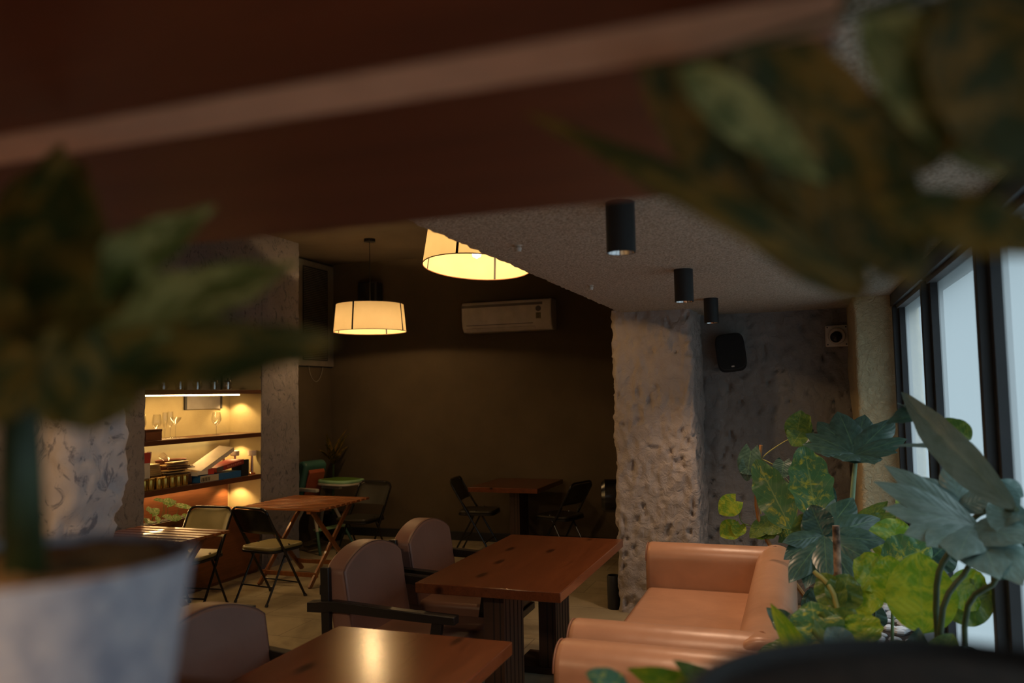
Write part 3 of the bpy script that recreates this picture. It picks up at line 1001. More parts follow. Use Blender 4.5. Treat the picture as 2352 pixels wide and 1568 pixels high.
def wall_speaker():
    c = Vector((-0.505, 6.70, 2.0))
    t = thing('loudspeaker', c, 'black wall loudspeaker tilted down on the dark grey recess wall', 'speaker')
    hw, hh, d = 0.115, 0.155, 0.15
    poly = []
    for k in range(32):
        a = 2 * PI * k / 32; e = 0.45
        cc, ss = math.cos(a), math.sin(a)
        poly.append((hw * math.copysign(abs(cc) ** e, cc), hh * math.copysign(abs(ss) ** e, ss)))
    n = len(poly); v = []
    for (s, y) in ((0.70, 0.05), (1.0, -0.05), (1.0, -0.09), (0.93, -0.105)):
        v += [(x * s, y, z * s) for x, z in poly]
    f = [tuple(range(n))] + [(r * n + i, r * n + (i + 1) % n, (r + 1) * n + (i + 1) % n, (r + 1) * n + i) for r in range(3) for i in range(n)] + [tuple(3 * n + i for i in range(n))]
    rot = (-0.14, -0.10, 0.12)
    cab = MB().add(v, f).build('cabinet', M['matte_black'], t, smooth=True, rot=rot)
    MB().prism([(x * 0.9, z * 0.9) for x, z in poly], 'Y', -0.112, -0.103).build('grille', plain('speaker_mesh', (0.008, 0.008, 0.009), 0.8, bump=0.8, bscale=300), cab, bevel=0.002)
    MB().box(-0.011, 0.011, -0.1145, -0.112, -0.125, -0.114).build('logo_plate', M['white_plastic'], cab)
    MB().tube([(0, 0.04, 0.02), (0, 0.13, 0.05)], 0.02, 10).box(-0.05, 0.05, 0.085, 0.098, -0.06, 0.14).build('wall_bracket', M['matte_black'], t)


wall_speaker()
t = thing('security_camera', (0.305, 6.765, 2.12), 'white square plate dome camera beside the ochre pillar', 'camera')
MB().box(-0.085, 0.085, -0.02, 0.03, -0.085, 0.085).build('mounting_plate', M['white_plastic'], t, bevel=0.012, seg=4)
rings = [(0.0, 0.075), (0.03, 0.072), (0.052, 0.055), (0.062, 0.03), (0.064, 0.0)]
MB().lathe([(0.064, 0.0), (0.066, 0.02), (0.058, 0.045), (0.040, 0.056)], (0, 0, 0), 28).build('dome_ring', M['white_plastic'], t, smooth=True, loc=(0, -0.02, 0), rot=(PI / 2 + 0.1, 0, 0))
MB().lathe([(0.045, 0.040), (0.040, 0.062), (0.024, 0.080), (0.0, 0.086)], (0, 0, 0), 28).build('lens_dome', M['black_metal'], t, smooth=True, loc=(-0.008, -0.02, -0.008), rot=(PI / 2 + 0.1, 0.12, 0))
for sx in (-1, 1):
    for sz in (-1, 1):
        MB().lathe([(0, 0.003), (0.006, 0.002), (0.006, 0)], (0, 0, 0), 8).build('screw', M['matte_black'], t, loc=(sx * 0.068, -0.0195, sz * 0.068), rot=(PI / 2, 0, 0))

t = thing('small_speaker', (-4.95, 8.70, 2.87), 'small black loudspeaker on the far wall above the low pendant', 'speaker')
MB().box(-0.13, 0.13, -0.12, 0.05, 0.0, 0.26).build('cabinet', M['matte_black'], t, bevel=0.02)
MB().box(-0.11, 0.11, -0.125, -0.119, 0.02, 0.24).build('grille', plain('speaker_cloth', (0.006, 0.006, 0.006), 0.9), t)
MB().box(-0.04, 0.04, 0.05, 0.10, 0.08, 0.18).build('wall_bracket', M['matte_black'], t)

# ------------------------------------------------------------------ wall fan by the pillar and black bin
def fan():
    t = thing('pedestal_fan', (-1.53, 6.95, 0), 'black drum shaped fan peeking out left of the pocked pillar', 'fan')
    zc = 0.80; R = 0.145
    hd = MB().lathe([(0, -0.02), (R - 0.03, -0.02), (R, 0.01), (R, 0.12), (R - 0.01, 0.20), (0.09, 0.24), (0, 0.24)], (0, 0, 0), 40).build('fan_housing', M['black_metal'], t, smooth=True, loc=(-0.12, 0, zc), rot=(0, PI / 2, 0.25))
    mb = MB()
    for k in range(48):
        a = 2 * PI * k / 48
        mb.obox(((R + 0.001) * math.cos(a), (R + 0.001) * math.sin(a), 0.12), ((R - 0.004) * math.cos(a), (R - 0.004) * math.sin(a), 0.185), 0.006, 0.006, (math.cos(a), math.sin(a), 0))
    mb.build('vent_slots', M['matte_black'], hd)
    MB().box(0.04, 0.08, -0.11, -0.09, zc - 0.02, zc + 0.05).build('logo_plate', M['grey_plastic'], t)
    MB().tube([(0.08, 0, 0.03), (0.08, 0, zc - 0.12), (0.06, 0, zc)], 0.018, 12).build('pole', M['black_metal'], t, smooth=True)
    MB().lathe([(0, 0), (0.10, 0), (0.10, 0.015), (0.03, 0.03), (0, 0.03)], (0.06, 0, 0), 28).build('base', M['black_metal'], t, smooth=True)


fan()
tag(MB().lathe([(0, 0), (0.05, 0), (0.052, 0.25), (0.046, 0.26), (0.046, 0.05), (0, 0.05)], (-1.44, 6.33, 0), 24).build('waste_bin', M['matte_black'], smooth=True), 'slim black cylinder bin on the floor against the pocked pillar', 'bin')

# ------------------------------------------------------------------ lit niche
SX0, SX1 = -5.472, -5.115
def shelf(ztop, th, label):
    return tag(MB().box(SX0, SX1 + 0.005, NY0 + 0.003, NY1 - 0.008, ztop - th, ztop).build('shelf_board', M['shelf'], bevel=0.003), label, 'shelf', 'wooden boards of the lit niche')


shelf(1.800, 0.038, 'top wooden shelf board in the niche with a lit strip beneath')
shelf(1.372, 0.042, 'middle wooden shelf board in the niche carrying the wine glasses')
shelf(0.958, 0.048, 'bottom wooden shelf board in the niche carrying games and cans')
t = thing('led_strip', (-5.14, NY0, 1.762), 'glowing warm light strip under the front of the top shelf', 'light')
MB().box(-0.012, 0.012, 0.01, 1.22, -0.004, 0.0).build('channel', M['chrome'], t)
MB().box(-0.008, 0.008, 0.012, 1.22, -0.016, -0.004).build('diffuser', M['led'], t)
l = bpy.data.lights.new('strip_light', 'AREA'); l.shape = 'RECTANGLE'; l.size = 0.03; l.size_y = 1.2
l.energy = 5.5; l.color = (1.0, 0.58, 0.20)
o = bpy.data.objects.new('strip_light', l); COL.objects.link(o); o.location = (-0.03, 0.62, -0.02); o.parent = t; o.rotation_euler = (0, 0.35, 0)
for z, lb, wt in ((1.762, 'small round downlight under the top niche shelf at its right end', 2.6), (1.330, 'small round downlight under the middle niche shelf', 2.2), (0.910, 'small round downlight under the bottom niche shelf', 2.4)):
    t = thing('puck_light', (-5.36, 6.63, z), lb, 'light', 'round downlights in the niche')
    MB().lathe([(0, 0), (0.028, 0), (0.028, -0.008), (0.022, -0.010), (0.0, -0.006)], (0, 0, 0), 20).build('housing', M['chrome'], t, smooth=True)
    MB().lathe([(0, 0), (0.018, 0), (0.018, -0.003), (0, -0.003)], (0, 0, -0.009), 16).build('lens', M['puck'], t)
    spot_light('puck_beam', (0, 0, -0.02), wt * 3.6, (1.0, 0.62, 0.24), 0.015, 120, 0.5, t)

for z, lb in ((1.328, 'warm light strip tucked under the middle niche shelf'), (0.908, 'warm light strip tucked under the bottom niche shelf')):
    t = thing('led_strip', (-5.43, NY0, z), lb, 'light')
    MB().box(-0.010, 0.010, 0.01, 1.22, -0.004, 0.0).build('channel', M['chrome'], t)
    MB().box(-0.007, 0.007, 0.012, 1.22, -0.010, -0.004).build('diffuser', M['led'], t)
    l = bpy.data.lights.new('strip_light', 'AREA'); l.shape = 'RECTANGLE'; l.size = 0.02; l.size_y = 1.2
    l.energy = 4.6; l.color = (1.0, 0.58, 0.20)
    o = bpy.data.objects.new('strip_light', l); COL.objects.link(o); o.location = (-0.012, 0.62, -0.013); o.parent = t; o.rotation_euler = (0, -0.8, 0)
t = thing('base_cabinet', (-5.30, 5.98, 0), 'low wooden cabinet filling the bottom of the niche behind the folding chairs', 'cabinet')
MB().box(-0.19, 0.17, -0.75, 0.75, 0.0, 0.62).build('carcass', M['panel'], t, bevel=0.003)
MB().box(0.17, 0.19, -0.745, 0.745, 0.03, 0.60).build('front_panel', M['panel'], t, bevel=0.003)
tag(MB().box(-5.498, -5.478, NY0 + 0.01, 6.70, 0.625, 0.905).build('wood_panel', M['panel'], bevel=0.002), 'orange brown wooden back panel under the bottom niche shelf', 'panel')
t = thing('picture_frame', (-5.485, 6.35, 1.64), 'grey board in a dark frame leaning behind the top niche shelf', 'picture')
MB().box(-0.012, 0.0, -0.24, 0.24, -0.02, 0.40).build('board', plain('grey_board', (0.25, 0.23, 0.21), 0.7), t)
MB().box(-0.012, 0.006, 0.235, 0.26, -0.02, 0.42).box(-0.012, 0.006, -0.26, -0.235, -0.02, 0.42).box(-0.012, 0.006, -0.26, 0.26, 0.40, 0.42).build('frame', M['frame'], t)


def french_press():
    t = thing('french_press', (0, 0, 0), '', 'teapot')
    MB().lathe([(0, 0.003), (0.036, 0.003), (0.040, 0.02), (0.040, 0.07), (0.033, 0.085)], (0, 0, 0), 20).build('glass_jar', M['glass'], t, smooth=True)
    MB().lathe([(0, 0.008), (0.026, 0.008), (0.027, 0.08), (0.036, 0.088), (0.034, 0.094), (0.012, 0.098), (0, 0.098)], (0, 0, 0), 20).build('infuser', M['chrome'], t, smooth=True)
    MB().lathe([(0, 0), (0.005, 0), (0.004, 0.008), (0.009, 0.014), (0.006, 0.02), (0, 0.021)], (0, 0, 0.097), 12).build('knob', M['black_metal'], t, smooth=True)
    pts = [Vector((0, 0.038 + 0.032 * math.sin(PI * k / 10), 0.018 + 0.055 * k / 10)) for k in range(11)]
    MB().tube(pts, 0.0045, 8).build('handle', M['glass'], t, smooth=True)
    MB().tube([(0, -0.036, 0.03), (0, -0.052, 0.05), (0, -0.062, 0.072)], [0.010, 0.007, 0.005], 8, False).build('spout', M['glass'], t, smooth=True)
    return t


fp = french_press()
ys_ = [5.566, 5.766, 5.987, 6.216, 6.408]
lbs = ['glass teapot with steel infuser, first from the left on the top niche shelf', 'glass teapot with steel infuser, second from the left on the top niche shelf',
       'glass teapot with steel infuser, middle one on the top niche shelf', 'glass teapot with steel infuser, second from the right on the top niche shelf',
       'glass teapot with steel infuser, farthest right on the top niche shelf']
for i, y in enumerate(ys_):
    if i == 0:
        fp.location = (-5.25, y, 1.801); fp['label'] = lbs[0]; fp['group'] = 'glass teapots on the top shelf'
    else: copy_thing(fp, (-5.25, y, 1.801), 0.0, lbs[i], 'glass teapots on the top shelf')


def goblet(name, loc, r, hb, hs, label, group=None, kind='wine'):
    """hs: stem height, hb: bowl height"""
    t = thing(name, loc, label, 'glass', group)
    MB().lathe([(0, 0.002), (r * 0.85, 0.002), (r * 0.8, 0.004), (0.006, 0.008), (0.0035, 0.02), (0.0035, hs)], (0, 0, 0), 20).build('stem', M['glass'], t, smooth=True)
    if kind == 'wine': pr_ = [(0.0035, 0), (r * 0.6, hb * 0.14), (r * 0.95, hb * 0.35), (r, hb * 0.5), (r * 0.88, hb * 0.8), (r * 0.74, hb)]
    elif kind == 'flute': pr_ = [(0.0035, 0), (r * 0.6, hb * 0.15), (r * 0.85, hb * 0.4), (r * 0.9, hb * 0.7), (r * 0.8, hb)]
    else: pr_ = [(0.0035, 0), (r * 0.35, hb * 0.3), (r * 0.85, hb * 0.7), (r, hb)]
    MB().lathe(pr_, (0, 0, hs), 24).build('bowl', M['glass'], t, smooth=True)


G = 'stemmed glasses on the middle shelf'
goblet('wine_glass', (-5.295, 5.37, 1.374), 0.040, 0.13, 0.085, 'wine glass at the left edge of the niche behind the wooden box', G)
goblet('wine_glass', (-5.23, 5.475, 1.374), 0.040, 0.13, 0.085, 'wine glass standing just right of the wooden box on the middle shelf', G)
goblet('champagne_flute', (-5.24, 5.58, 1.374), 0.026, 0.14, 0.09, 'slim flute glass between the wine glass and the coupe', G, 'flute')
goblet('champagne_flute', (-5.31, 5.72, 1.374), 0.028, 0.14, 0.095, 'slim flute glass standing behind the coupe on the middle shelf', G, 'flute')
goblet('coupe_glass', (-5.21, 5.675, 1.374), 0.050, 0.07, 0.115, 'wide shallow coupe glass, rightmost of the clustered glasses', G, 'coupe')
goblet('balloon_glass', (-5.25, 6.25, 1.374), 0.046, 0.125, 0.09, 'single large balloon glass standing alone on the middle shelf', G)
t = thing('wooden_box', (-5.18, 5.33, 1.373), 'small dark wooden box at the left end of the middle niche shelf', 'box')
MB().box(-0.06, 0.06, -0.09, 0.09, 0, 0.075).build('body', M['panel'], t, bevel=0.003)
MB().box(-0.063, 0.063, -0.093, 0.093, 0.075, 0.095).build('lid', M['shelf'], t, bevel=0.003)
tag(MB().box(-5.33, -5.15, 5.44, 5.77, 1.3725, 1.3745).build('coaster_tray', M['white_plastic']), 'thin pale tray under the stemmed glasses', 'tray')

# bottom shelf contents
SB = 0.959
gold = plain('gold_tin', (0.62, 0.40, 0.08), 0.25, 0.9)
can0 = None
cans = [(-5.17, 5.275), (-5.17, 5.345), (-5.165, 5.43), (-5.165, 5.505), (-5.165, 5.585), (-5.165, 5.66), (-5.165, 5.735), (-5.24, 5.31), (-5.24, 5.39), (-5.24, 5.47), (-5.24, 5.55)]
for i, (x, y) in enumerate(cans):
    NTH = ['leftmost', 'second', 'third', 'fourth', 'fifth', 'sixth', 'rightmost']
    cl_ = ('gold can in the front row on the bottom niche shelf, %s from the left' % NTH[i]).replace('leftmost from the left', 'the leftmost').replace('rightmost from the left', 'the rightmost') if i < 7 else 'gold can in the back row on the bottom niche shelf, %s from the left' % ['first', 'second', 'third', 'fourth'][i - 7]
    if can0 is None:
        can0 = thing('gold_can', (x, y, SB), cl_, 'can', 'gold cans on the bottom shelf')
        MB().lathe([(0, 0), (0.033, 0), (0.034, 0.004), (0.034, 0.082), (0.033, 0.086)], (0, 0, 0), 24).build('body', gold, can0, smooth=True)
        MB().lathe([(0.034, 0.084), (0.0355, 0.086), (0.0355, 0.094), (0.0, 0.096)], (0, 0, 0), 24).build('lid', gold, can0, smooth=True)
    else:
        copy_thing(can0, (x, y, SB), i * 0.3, cl_)
# wooden trays and sticks
bamboo = wood('bamboo_wood', (0.40, 0.24, 0.08), (0.62, 0.42, 0.16), 'Y', 0.5, knots=False)
for k in range(6):
    tag(MB().box(-5.42, -5.27, 5.34, 5.58 - 0.004 * k, SB + 0.100 + 0.017 * k, SB + 0.115 + 0.017 * k).build('bamboo_board', bamboo, bevel=0.002),
        'light wooden board in the neat stack behind the gold cans, %s' % ['lowest of the stack', 'second from the bottom', 'third from the bottom', 'third from the top', 'second from the top', 'topmost of the stack'][k], 'board', 'stacked light wooden boards')
tag(MB().box(-5.42, -5.282, 5.33, 5.60, SB, SB + 0.098).build('storage_crate', M['panel'], bevel=0.003), 'low wooden crate under the stack of light boards', 'crate')
tag(MB().box(-5.285, -5.205, 5.62, 5.88, SB, SB + 0.085).build('storage_crate', M['panel'], bevel=0.003), 'low wooden crate under the loose wooden menu boards', 'crate')
for k in range(11):
    a = random.uniform(-0.35, 0.35)
    z = SB + 0.088 + 0.011 * k + 0.003
    o = MB().box(-0.045, 0.045, -0.11, 0.11, -0.004, 0.004).build('menu_board', M['shelf'] if k % 2 else bamboo, bevel=0.001, loc=(-5.245 + random.uniform(-0.015, 0.015), 5.73 + random.uniform(-0.05, 0.06), z), rot=(0, 0, a))
    tag(o, 'loose thin %s wooden board in the untidy pile left of the game boxes' % ('dark' if k % 2 else 'pale'), 'board', 'loose thin %s boards in the untidy pile' % ('dark' if k % 2 else 'pale'))
t = thing('basket', (-5.393, 5.82, SB + 0.0), 'brown oval basket bowl at the back of the bottom niche shelf', 'basket')
mb = MB().lathe([(0, 0.09), (0.07, 0.09), (0.085, 0.13), (0.092, 0.205), (0.098, 0.215), (0.088, 0.212), (0.078, 0.14), (0, 0.12)], (0, 0, 0), 28, sy=1.75)
mb.build('body', plain('brown_basket', (0.14, 0.05, 0.03), 0.5), t, smooth=True)
MB().lathe([(0, 0), (0.06, 0), (0.06, 0.09), (0, 0.09)], (0, 0, 0), 20, sy=1.7).build('foot', M['shelf'], t)
t = thing('glass_tumbler', (-5.385, 5.76, SB + 0.222), 'clear tumbler tipped over in the brown basket', 'glass')
MB().lathe([(0, 0), (0.026, 0), (0.032, 0.08)], (0, 0, 0), 20).build('body', M['glass'], t, smooth=True, rot=(1.1, 0, 0.2))
# cartons at the left
redm = plain('red_card', (0.55, 0.05, 0.03), 0.6); whm = plain('white_card', (0.75, 0.66, 0.50), 0.6); blm = plain('blue_card', (0.02, 0.12, 0.30), 0.5)
t = thing('carton', (-5.19, 5.30, SB + 0.098), 'upright white carton with a red top at the left of the bottom shelf', 'box')
MB().box(-0.03, 0.03, -0.035, 0.035, 0, 0.13).build('body', whm, t, bevel=0.002)
MB().box(-0.031, 0.031, -0.036, 0.036, 0.13, 0.215).build('red_top', redm, t, bevel=0.002)
MB().obox((0.0, 0.04, 0.13), (0.0, 0.055, 0.22), 0.05, 0.004, (0, 1, 0)).build('flap', whm, t)
# board games
t = thing('board_game_box', (-5.22, 6.16, SB), 'blue board game box at the bottom of the pile with a printed end', 'game box')
b_ = MB().box(-0.07, 0.10, -0.27, 0.29, 0, 0.062).build('box', blm, t, bevel=0.002)
MB().box(0.0995, 0.1015, -0.27, -0.03, 0.003, 0.060).build('printed_label', plain('cream_print', (0.50, 0.42, 0.26), 0.6), b_)
mb = MB()
for k in range(6): mb.obox((0.1025, -0.255 + k * 0.020, 0.010), (0.1025, -0.262 + k * 0.020 + 0.012, 0.045), 0.009, 0.0008, (1, 0, 0))
mb.build('figure_print', M['groove'], b_)
t = thing('board_game_box', (-5.225, 6.27, SB + 0.066), 'red and dark board game box tilted on the blue one', 'game box')
rd = MB().box(-0.07, 0.11, -0.17, 0.22, 0, 0.045).build('box', plain('dark_red_card', (0.30, 0.035, 0.025), 0.45), t, bevel=0.002, rot=(0.13, 0, 0.0), loc=(0, 0, 0.028))
MB().box(0.1095, 0.1115, -0.17, -0.08, 0.002, 0.043).build('grey_end', M['grey_plastic'], rd)
mb = MB()
for k in range(8): mb.box(0.1102, 0.1118, -0.02 + k * 0.026, -0.02 + k * 0.026 + 0.014, 0.014, 0.032 - 0.005 * (k % 2))
mb.build('title_print', plain('faded_print', (0.50, 0.22, 0.16), 0.5), rd)
t = thing('box_tray', (-5.215, 6.02, SB + 0.064), 'open pale game tray with a red corner left of the tilted lid', 'game box')
MB().box(-0.075, 0.085, -0.15, 0.06, 0, 0.006).box(0.081, 0.085, -0.15, 0.06, 0, 0.040).box(-0.075, -0.071, -0.15, 0.06, 0, 0.04).box(-0.075, 0.085, -0.154, -0.15, 0, 0.04).build('tray', whm, t)
MB().box(0.085, 0.088, -0.02, 0.06, 0.0, 0.05).build('red_corner', redm, t)
t = thing('game_cover', (-5.21, 6.13, SB + 0.158), 'white box lid leaning on top of the game boxes', 'game box')
MB().box(-0.08, 0.09, -0.24, 0.22, 0, 0.004).box(0.086, 0.09, -0.24, 0.22, -0.035, 0.004).box(-0.08, 0.09, 0.216, 0.22, -0.035, 0.004).build('lid', whm, t, rot=(0.42, 0.10, 0), loc=(0, 0, 0.05))
t = thing('black_box', (-5.22, 6.545, SB), 'black open topped box between the games and the copper lamps', 'box')
MB().box(-0.05, 0.07, -0.05, 0.06, 0, 0.155).build('body', M['matte_black'], t, bevel=0.002)
MB().box(-0.045, 0.065, -0.045, 0.055, 0.155, 0.158).build('lid', plain('olive_card', (0.16, 0.13, 0.06), 0.6), t)
copper = plain('copper', (0.72, 0.34, 0.20), 0.2, 1.0)


def copper_lamp():
    t = thing('table_lamp', (0, 0, 0), '', 'lamp', 'small copper table lamps')
    MB().lathe([(0, 0), (0.032, 0), (0.034, 0.012), (0.024, 0.022), (0.0, 0.024)], (0, 0, 0), 24).build('base', copper, t, smooth=True)
    MB().tube([(0, 0, 0.02), (0, 0, 0.19)], [0.016, 0.011], 14).build('pole', copper, t, smooth=True)
    MB().lathe([(0.0, 0.236), (0.040, 0.236), (0.042, 0.230), (0.042, 0.190), (0.034, 0.186), (0, 0.186)], (0, 0, 0), 28).build('lamp_shade', plain('frosted_shade', (0.70, 0.56, 0.44), 0.5), t, smooth=True)
    return t


cl = copper_lamp()
for i, (x, y, lb) in enumerate(((-5.18, 6.69, 'copper table lamp with white shade in front at the right end of the shelf'), (-5.33, 6.62, 'copper table lamp in the middle, standing just behind the front one'), (-5.37, 6.50, 'copper table lamp half hidden behind the black box'))):
    if i == 0: cl.location = (x, y, SB); cl['label'] = lb
    else: copy_thing(cl, (x, y, SB), 0, lb)
t = thing('copper_cup', (-5.38, 6.38, SB), 'tall shiny copper cylinder behind the white lid', 'canister')
MB().lathe([(0, 0), (0.045, 0), (0.045, 0.225), (0.042, 0.235), (0, 0.235)], (0, 0, 0), 28).build('body', copper, t, smooth=True)


# ------------------------------------------------------------------ leaves
def leaf_mesh(L, W, kind, droop=0.0, fold=0.15, wave=0.0, seed=0, curl=0.0):
    """x along the midrib from base to tip, y across, z up; returns MB with uv list"""
    rnd = random.Random(seed)
    ph = rnd.random() * 6
    nu = 90 if kind == 'monstera' else 22
    nv = 10 if kind == 'monstera' else 8
    notch = {}
    if kind == 'monstera':
        for s in (-1, 1):
            notch[s] = [(0.17 + 0.185 * k + rnd.uniform(-0.025, 0.025), rnd.uniform(0.62, 0.84)) for k in range(4)]
    v = []; uv = []
    for i in range(nu + 1):
        u = i / nu
        for j in range(-nv // 2, nv // 2 + 1):
            q = j / (nv / 2); s = 1 if q > 0 else -1
            if kind == 'heart':
                wd = math.sin(PI * min(1, (u + 0.10) / 1.10)) ** 0.7 * (1 - 0.25 * u) * (1 if u < 1 else 0)
            elif kind == 'monstera':
                wd = (math.sin(PI * (0.08 + 0.92 * u)) ** 0.55) * (1.05 - 0.35 * u)
                for c, dpt in notch[s]:
                    wd *= 1 - dpt / (1 + math.exp((abs(u - c) - 0.016) / 0.005))
            elif kind == 'lobe':
                wd = (0.36 + 0.62 * math.sin(PI * min(1, u * 0.95 + 0.02))) * (1 - u ** 6) ** 0.8
                wd = min(wd, 1.0)
            elif kind == 'blade':
                wd = math.sin(PI * u ** 0.8) ** 0.8
            elif kind == 'oval':
                wd = math.sin(PI * u ** 0.85) ** 0.62
            else:  # lance
                wd = math.sin(PI * u ** 0.72) ** 0.85
            if u >= 1 or (u <= 0 and kind not in ('heart', 'monstera', 'lobe')): wd = 0.015
            if wave > 0.45 and abs(q) > 0.9: wd *= 1 + wave * 0.10 * math.sin(u * 26 + ph + s)
            aq = abs(q)
            x = L * u
            if kind == 'heart': x += -0.14 * L * aq * (1 - u) ** 3 * 1.6
            if kind == 'monstera': x += L * 0.26 * aq ** 1.2 * (1 - u) ** 0.6 - 0.34 * L * aq * (1 - u) ** 5
            y = q * wd * W / 2
            if kind == 'monstera' and j == -nv // 2 and i == 0: wave *= 0.35
            z = -droop * L * u * u + fold * abs(y) + wave * W * 0.10 * math.sin(u * 20 + ph) * aq * s
            z += wave * W * 0.05 * math.sin(u * 43 + ph * 2) * aq
            z -= curl * abs(y) ** 2 / max(W, 1e-4) * 2
            if kind == 'monstera': z += 0.02 * W * math.sin(u * 40 + ph) * aq
            v.append((x, y, z)); uv.append((u, 0.5 + q / 2))
    mb = MB(); f = []
    n = nv + 1
    for i in range(nu):
        for j in range(nv):
            a = i * n + j
            f.append((a, a + 1, a + n + 1, a + n))
    mb.add(v, f); mb.uv = uv
    return mb


def leaf(parent, base, tip, W, normal, kind, mat, droop=0.1, fold=0.15, wave=0.0, seed=0, curl=0.0, label=None):
    base = Vector(base); tip = Vector(tip)
    X = tip - base; L = X.length; X.normalize()
    Z = Vector(normal); Z = (Z - X * Z.dot(X)).normalized(); Y = Z.cross(X)
    # lift the chord so that the drooping tip lands on the given point
    mb = leaf_mesh(L, W, kind, droop, fold, wave, seed, curl)
    me = bpy.data.meshes.new('leaf')
    R_ = Matrix((X, Y, Z)).transposed()
    org = base - parent.location
    def w_(p):
        u = p[0] / L
        q = Vector((p[0], p[1], p[2] + droop * L * u))   # chord corrected: bulge upward in the middle
        return R_ @ q + org
    me.from_pydata([w_(p) for p in mb.v], [], mb.f)
    uvl = me.uv_layers.new(name='UVMap')
    for lp in me.loops: uvl.data[lp.index].uv = mb.uv[lp.vertex_index]
    for p in me.polygons: p.use_smooth = True
    me.materials.append(mat)
    o = bpy.data.objects.new('leaf', me); COL.objects.link(o); o.parent = parent
    if label: o['label'] = label
    return o


def lobed_leaf(parent, c, lobes, normal, mat, droop=0.12, seed=0):
    """one split leaf: lobes [(tip point, width)] spreading from the stalk"""
    V = []; F = []; UV = []
    c = Vector(c); org = c - parent.location
    for k, (tip, W) in enumerate(lobes):
        X = Vector(tip) - c; L = X.length; X.normalize()
        Z = Vector(normal); Z = (Z - X * Z.dot(X)).normalized(); Y = Z.cross(X)
        mb = leaf_mesh(L, W, 'lobe', droop, 0.10, 0.12, seed + k, 0.25)
        R_ = Matrix((X, Y, Z)).transposed(); o = len(V)
        V += [R_ @ Vector((p[0], p[1], p[2] + droop * p[0] + 0.0012 * (k % 3))) + org for p in mb.v]
        F += [tuple(o + i for i in f) for f in mb.f]; UV += mb.uv
    me = bpy.data.meshes.new('leaf'); me.from_pydata(V, [], F)
    uvl = me.uv_layers.new(name='UVMap')
    for lp in me.loops: uvl.data[lp.index].uv = UV[lp.vertex_index]
    for p in me.polygons: p.use_smooth = True
    me.materials.append(mat)
    ob = bpy.data.objects.new('leaf', me); COL.objects.link(ob); ob.parent = parent
    return ob


def stem(parent, pts, r, mat, name='stem', seg=8):
    org = parent.location
    pts = [Vector(p) - org for p in pts]
    # smooth through the points
    out = []
    for i in range(len(pts) - 1):
        p0 = pts[max(i - 1, 0)]; p1 = pts[i]; p2 = pts[i + 1]; p3 = pts[min(i + 2, len(pts) - 1)]
        for k in range(5):
            t_ = k / 5
            out.append(0.5 * ((2 * p1) + (p2 - p0) * t_ + (2 * p0 - 5 * p1 + 4 * p2 - p3) * t_ ** 2 + (3 * p1 - p0 - 3 * p2 + p3) * t_ ** 3))
    out.append(pts[-1])
    n = len(out)
    rs = [r * (1 - 0.35 * i / (n - 1)) for i in range(n)]
    return MB().tube(out, rs, seg).build(name, mat, parent, smooth=True)


CAMN = Vector((0, -1, 0.15))   # a leaf turned towards the room
UP = Vector((0, 0, 1))

# --- planter bed between sofa backs and windows
struct('trim_3', MB().box(-0.02, 0.02, 1.2, 6.15, 0, 0.30).box(-0.02, 0.62, 6.15, 6.2, 0, 0.30), M['brick_pot'])
struct('trim_4', MB().box(0.02, 0.64, 1.2, 6.15, 0.0, 0.26), M['soil'])
mb = MB()
rp = random.Random(3)
for k in range(420):
    x, y = rp.uniform(0.04, 0.60), rp.uniform(1.3, 6.1)
    r = rp.uniform(0.014, 0.042)
    ico = [(math.cos(a) * math.cos(b) * r * 1.3, math.sin(a) * math.cos(b) * r, math.sin(b) * r * 0.7) for b in (-0.6, 0, 0.6) for a in [PI / 3 * q for q in range(6)]]
    vs = [Vector(p) + Vector((x, y, 0.262 + r * 0.4)) for p in ico] + [Vector((x, y, 0.262 + r * 1.1))]
    fs = [(b * 6 + a, b * 6 + (a + 1) % 6, b * 6 + 6 + (a + 1) % 6, b * 6 + 6 + a) for b in (0, 1) for a in range(6)] + [(12 + a, 12 + (a + 1) % 6, 18) for a in range(6)]
    mb.add(vs, fs)
tag(mb.build('pebbles', M['stone'], smooth=True), 'white and grey pebbles covering the planter bed behind the sofas', 'pebbles', kind='stuff')


def root_at(name, x, y, label, cat='plant', group='plants in the bed by the windows', z=0.262):
    return thing(name, (x, y, z), label, cat, group)


# large blue-green monstera by the windows
p = root_at('monstera', 0.44, 2.85, 'big blue-green split-leaf monstera leaning toward the window frames')
c1 = at(2237, 1208, y=2.75)
lobed_leaf(p, c1, [(at(2031, 1068, y=2.85), 0.085), (at(2006, 1106, y=2.8), 0.085), (at(2026, 1168, y=2.75), 0.10), (at(2076, 1228, y=2.68), 0.12),
                   (at(2128, 1256, y=2.62), 0.13), (at(2200, 1290, y=2.52), 0.14), (at(2295, 1330, y=2.45), 0.16), (at(2350, 1345, y=2.42), 0.14),
                   (at(2360, 1250, y=2.5), 0.13), (at(2345, 1195, y=2.6), 0.08)], (-0.25, -0.72, 0.72), M['mon_blue'], 0.16, 11)
lobed_leaf(p, at(2205, 1165, y=2.85), [(at(2180, 1052, y=2.9), 0.09), (at(2120, 1095, y=2.9), 0.06), (at(2290, 1135, y=2.8), 0.08)], (-0.1, -0.9, 0.4), M['mon_blue'], 0.1, 31)
leaf(p, at(2335, 1170, y=2.6), at(2072, 900, y=3.0), 0.125, Vector((-0.9, -0.15, 0.45)), 'blade', M['mon_blue'], 0.10, 0.30, 0.2, 8)
lobed_leaf(p, at(2290, 1110, y=2.72), [(at(2352, 1140, y=2.7), 0.07), (at(2340, 1185, y=2.65), 0.07), (at(2245, 1135, y=2.8), 0.05)], (-0.6, -0.5, 0.5), M['mon_blue'], 0.1, 61)
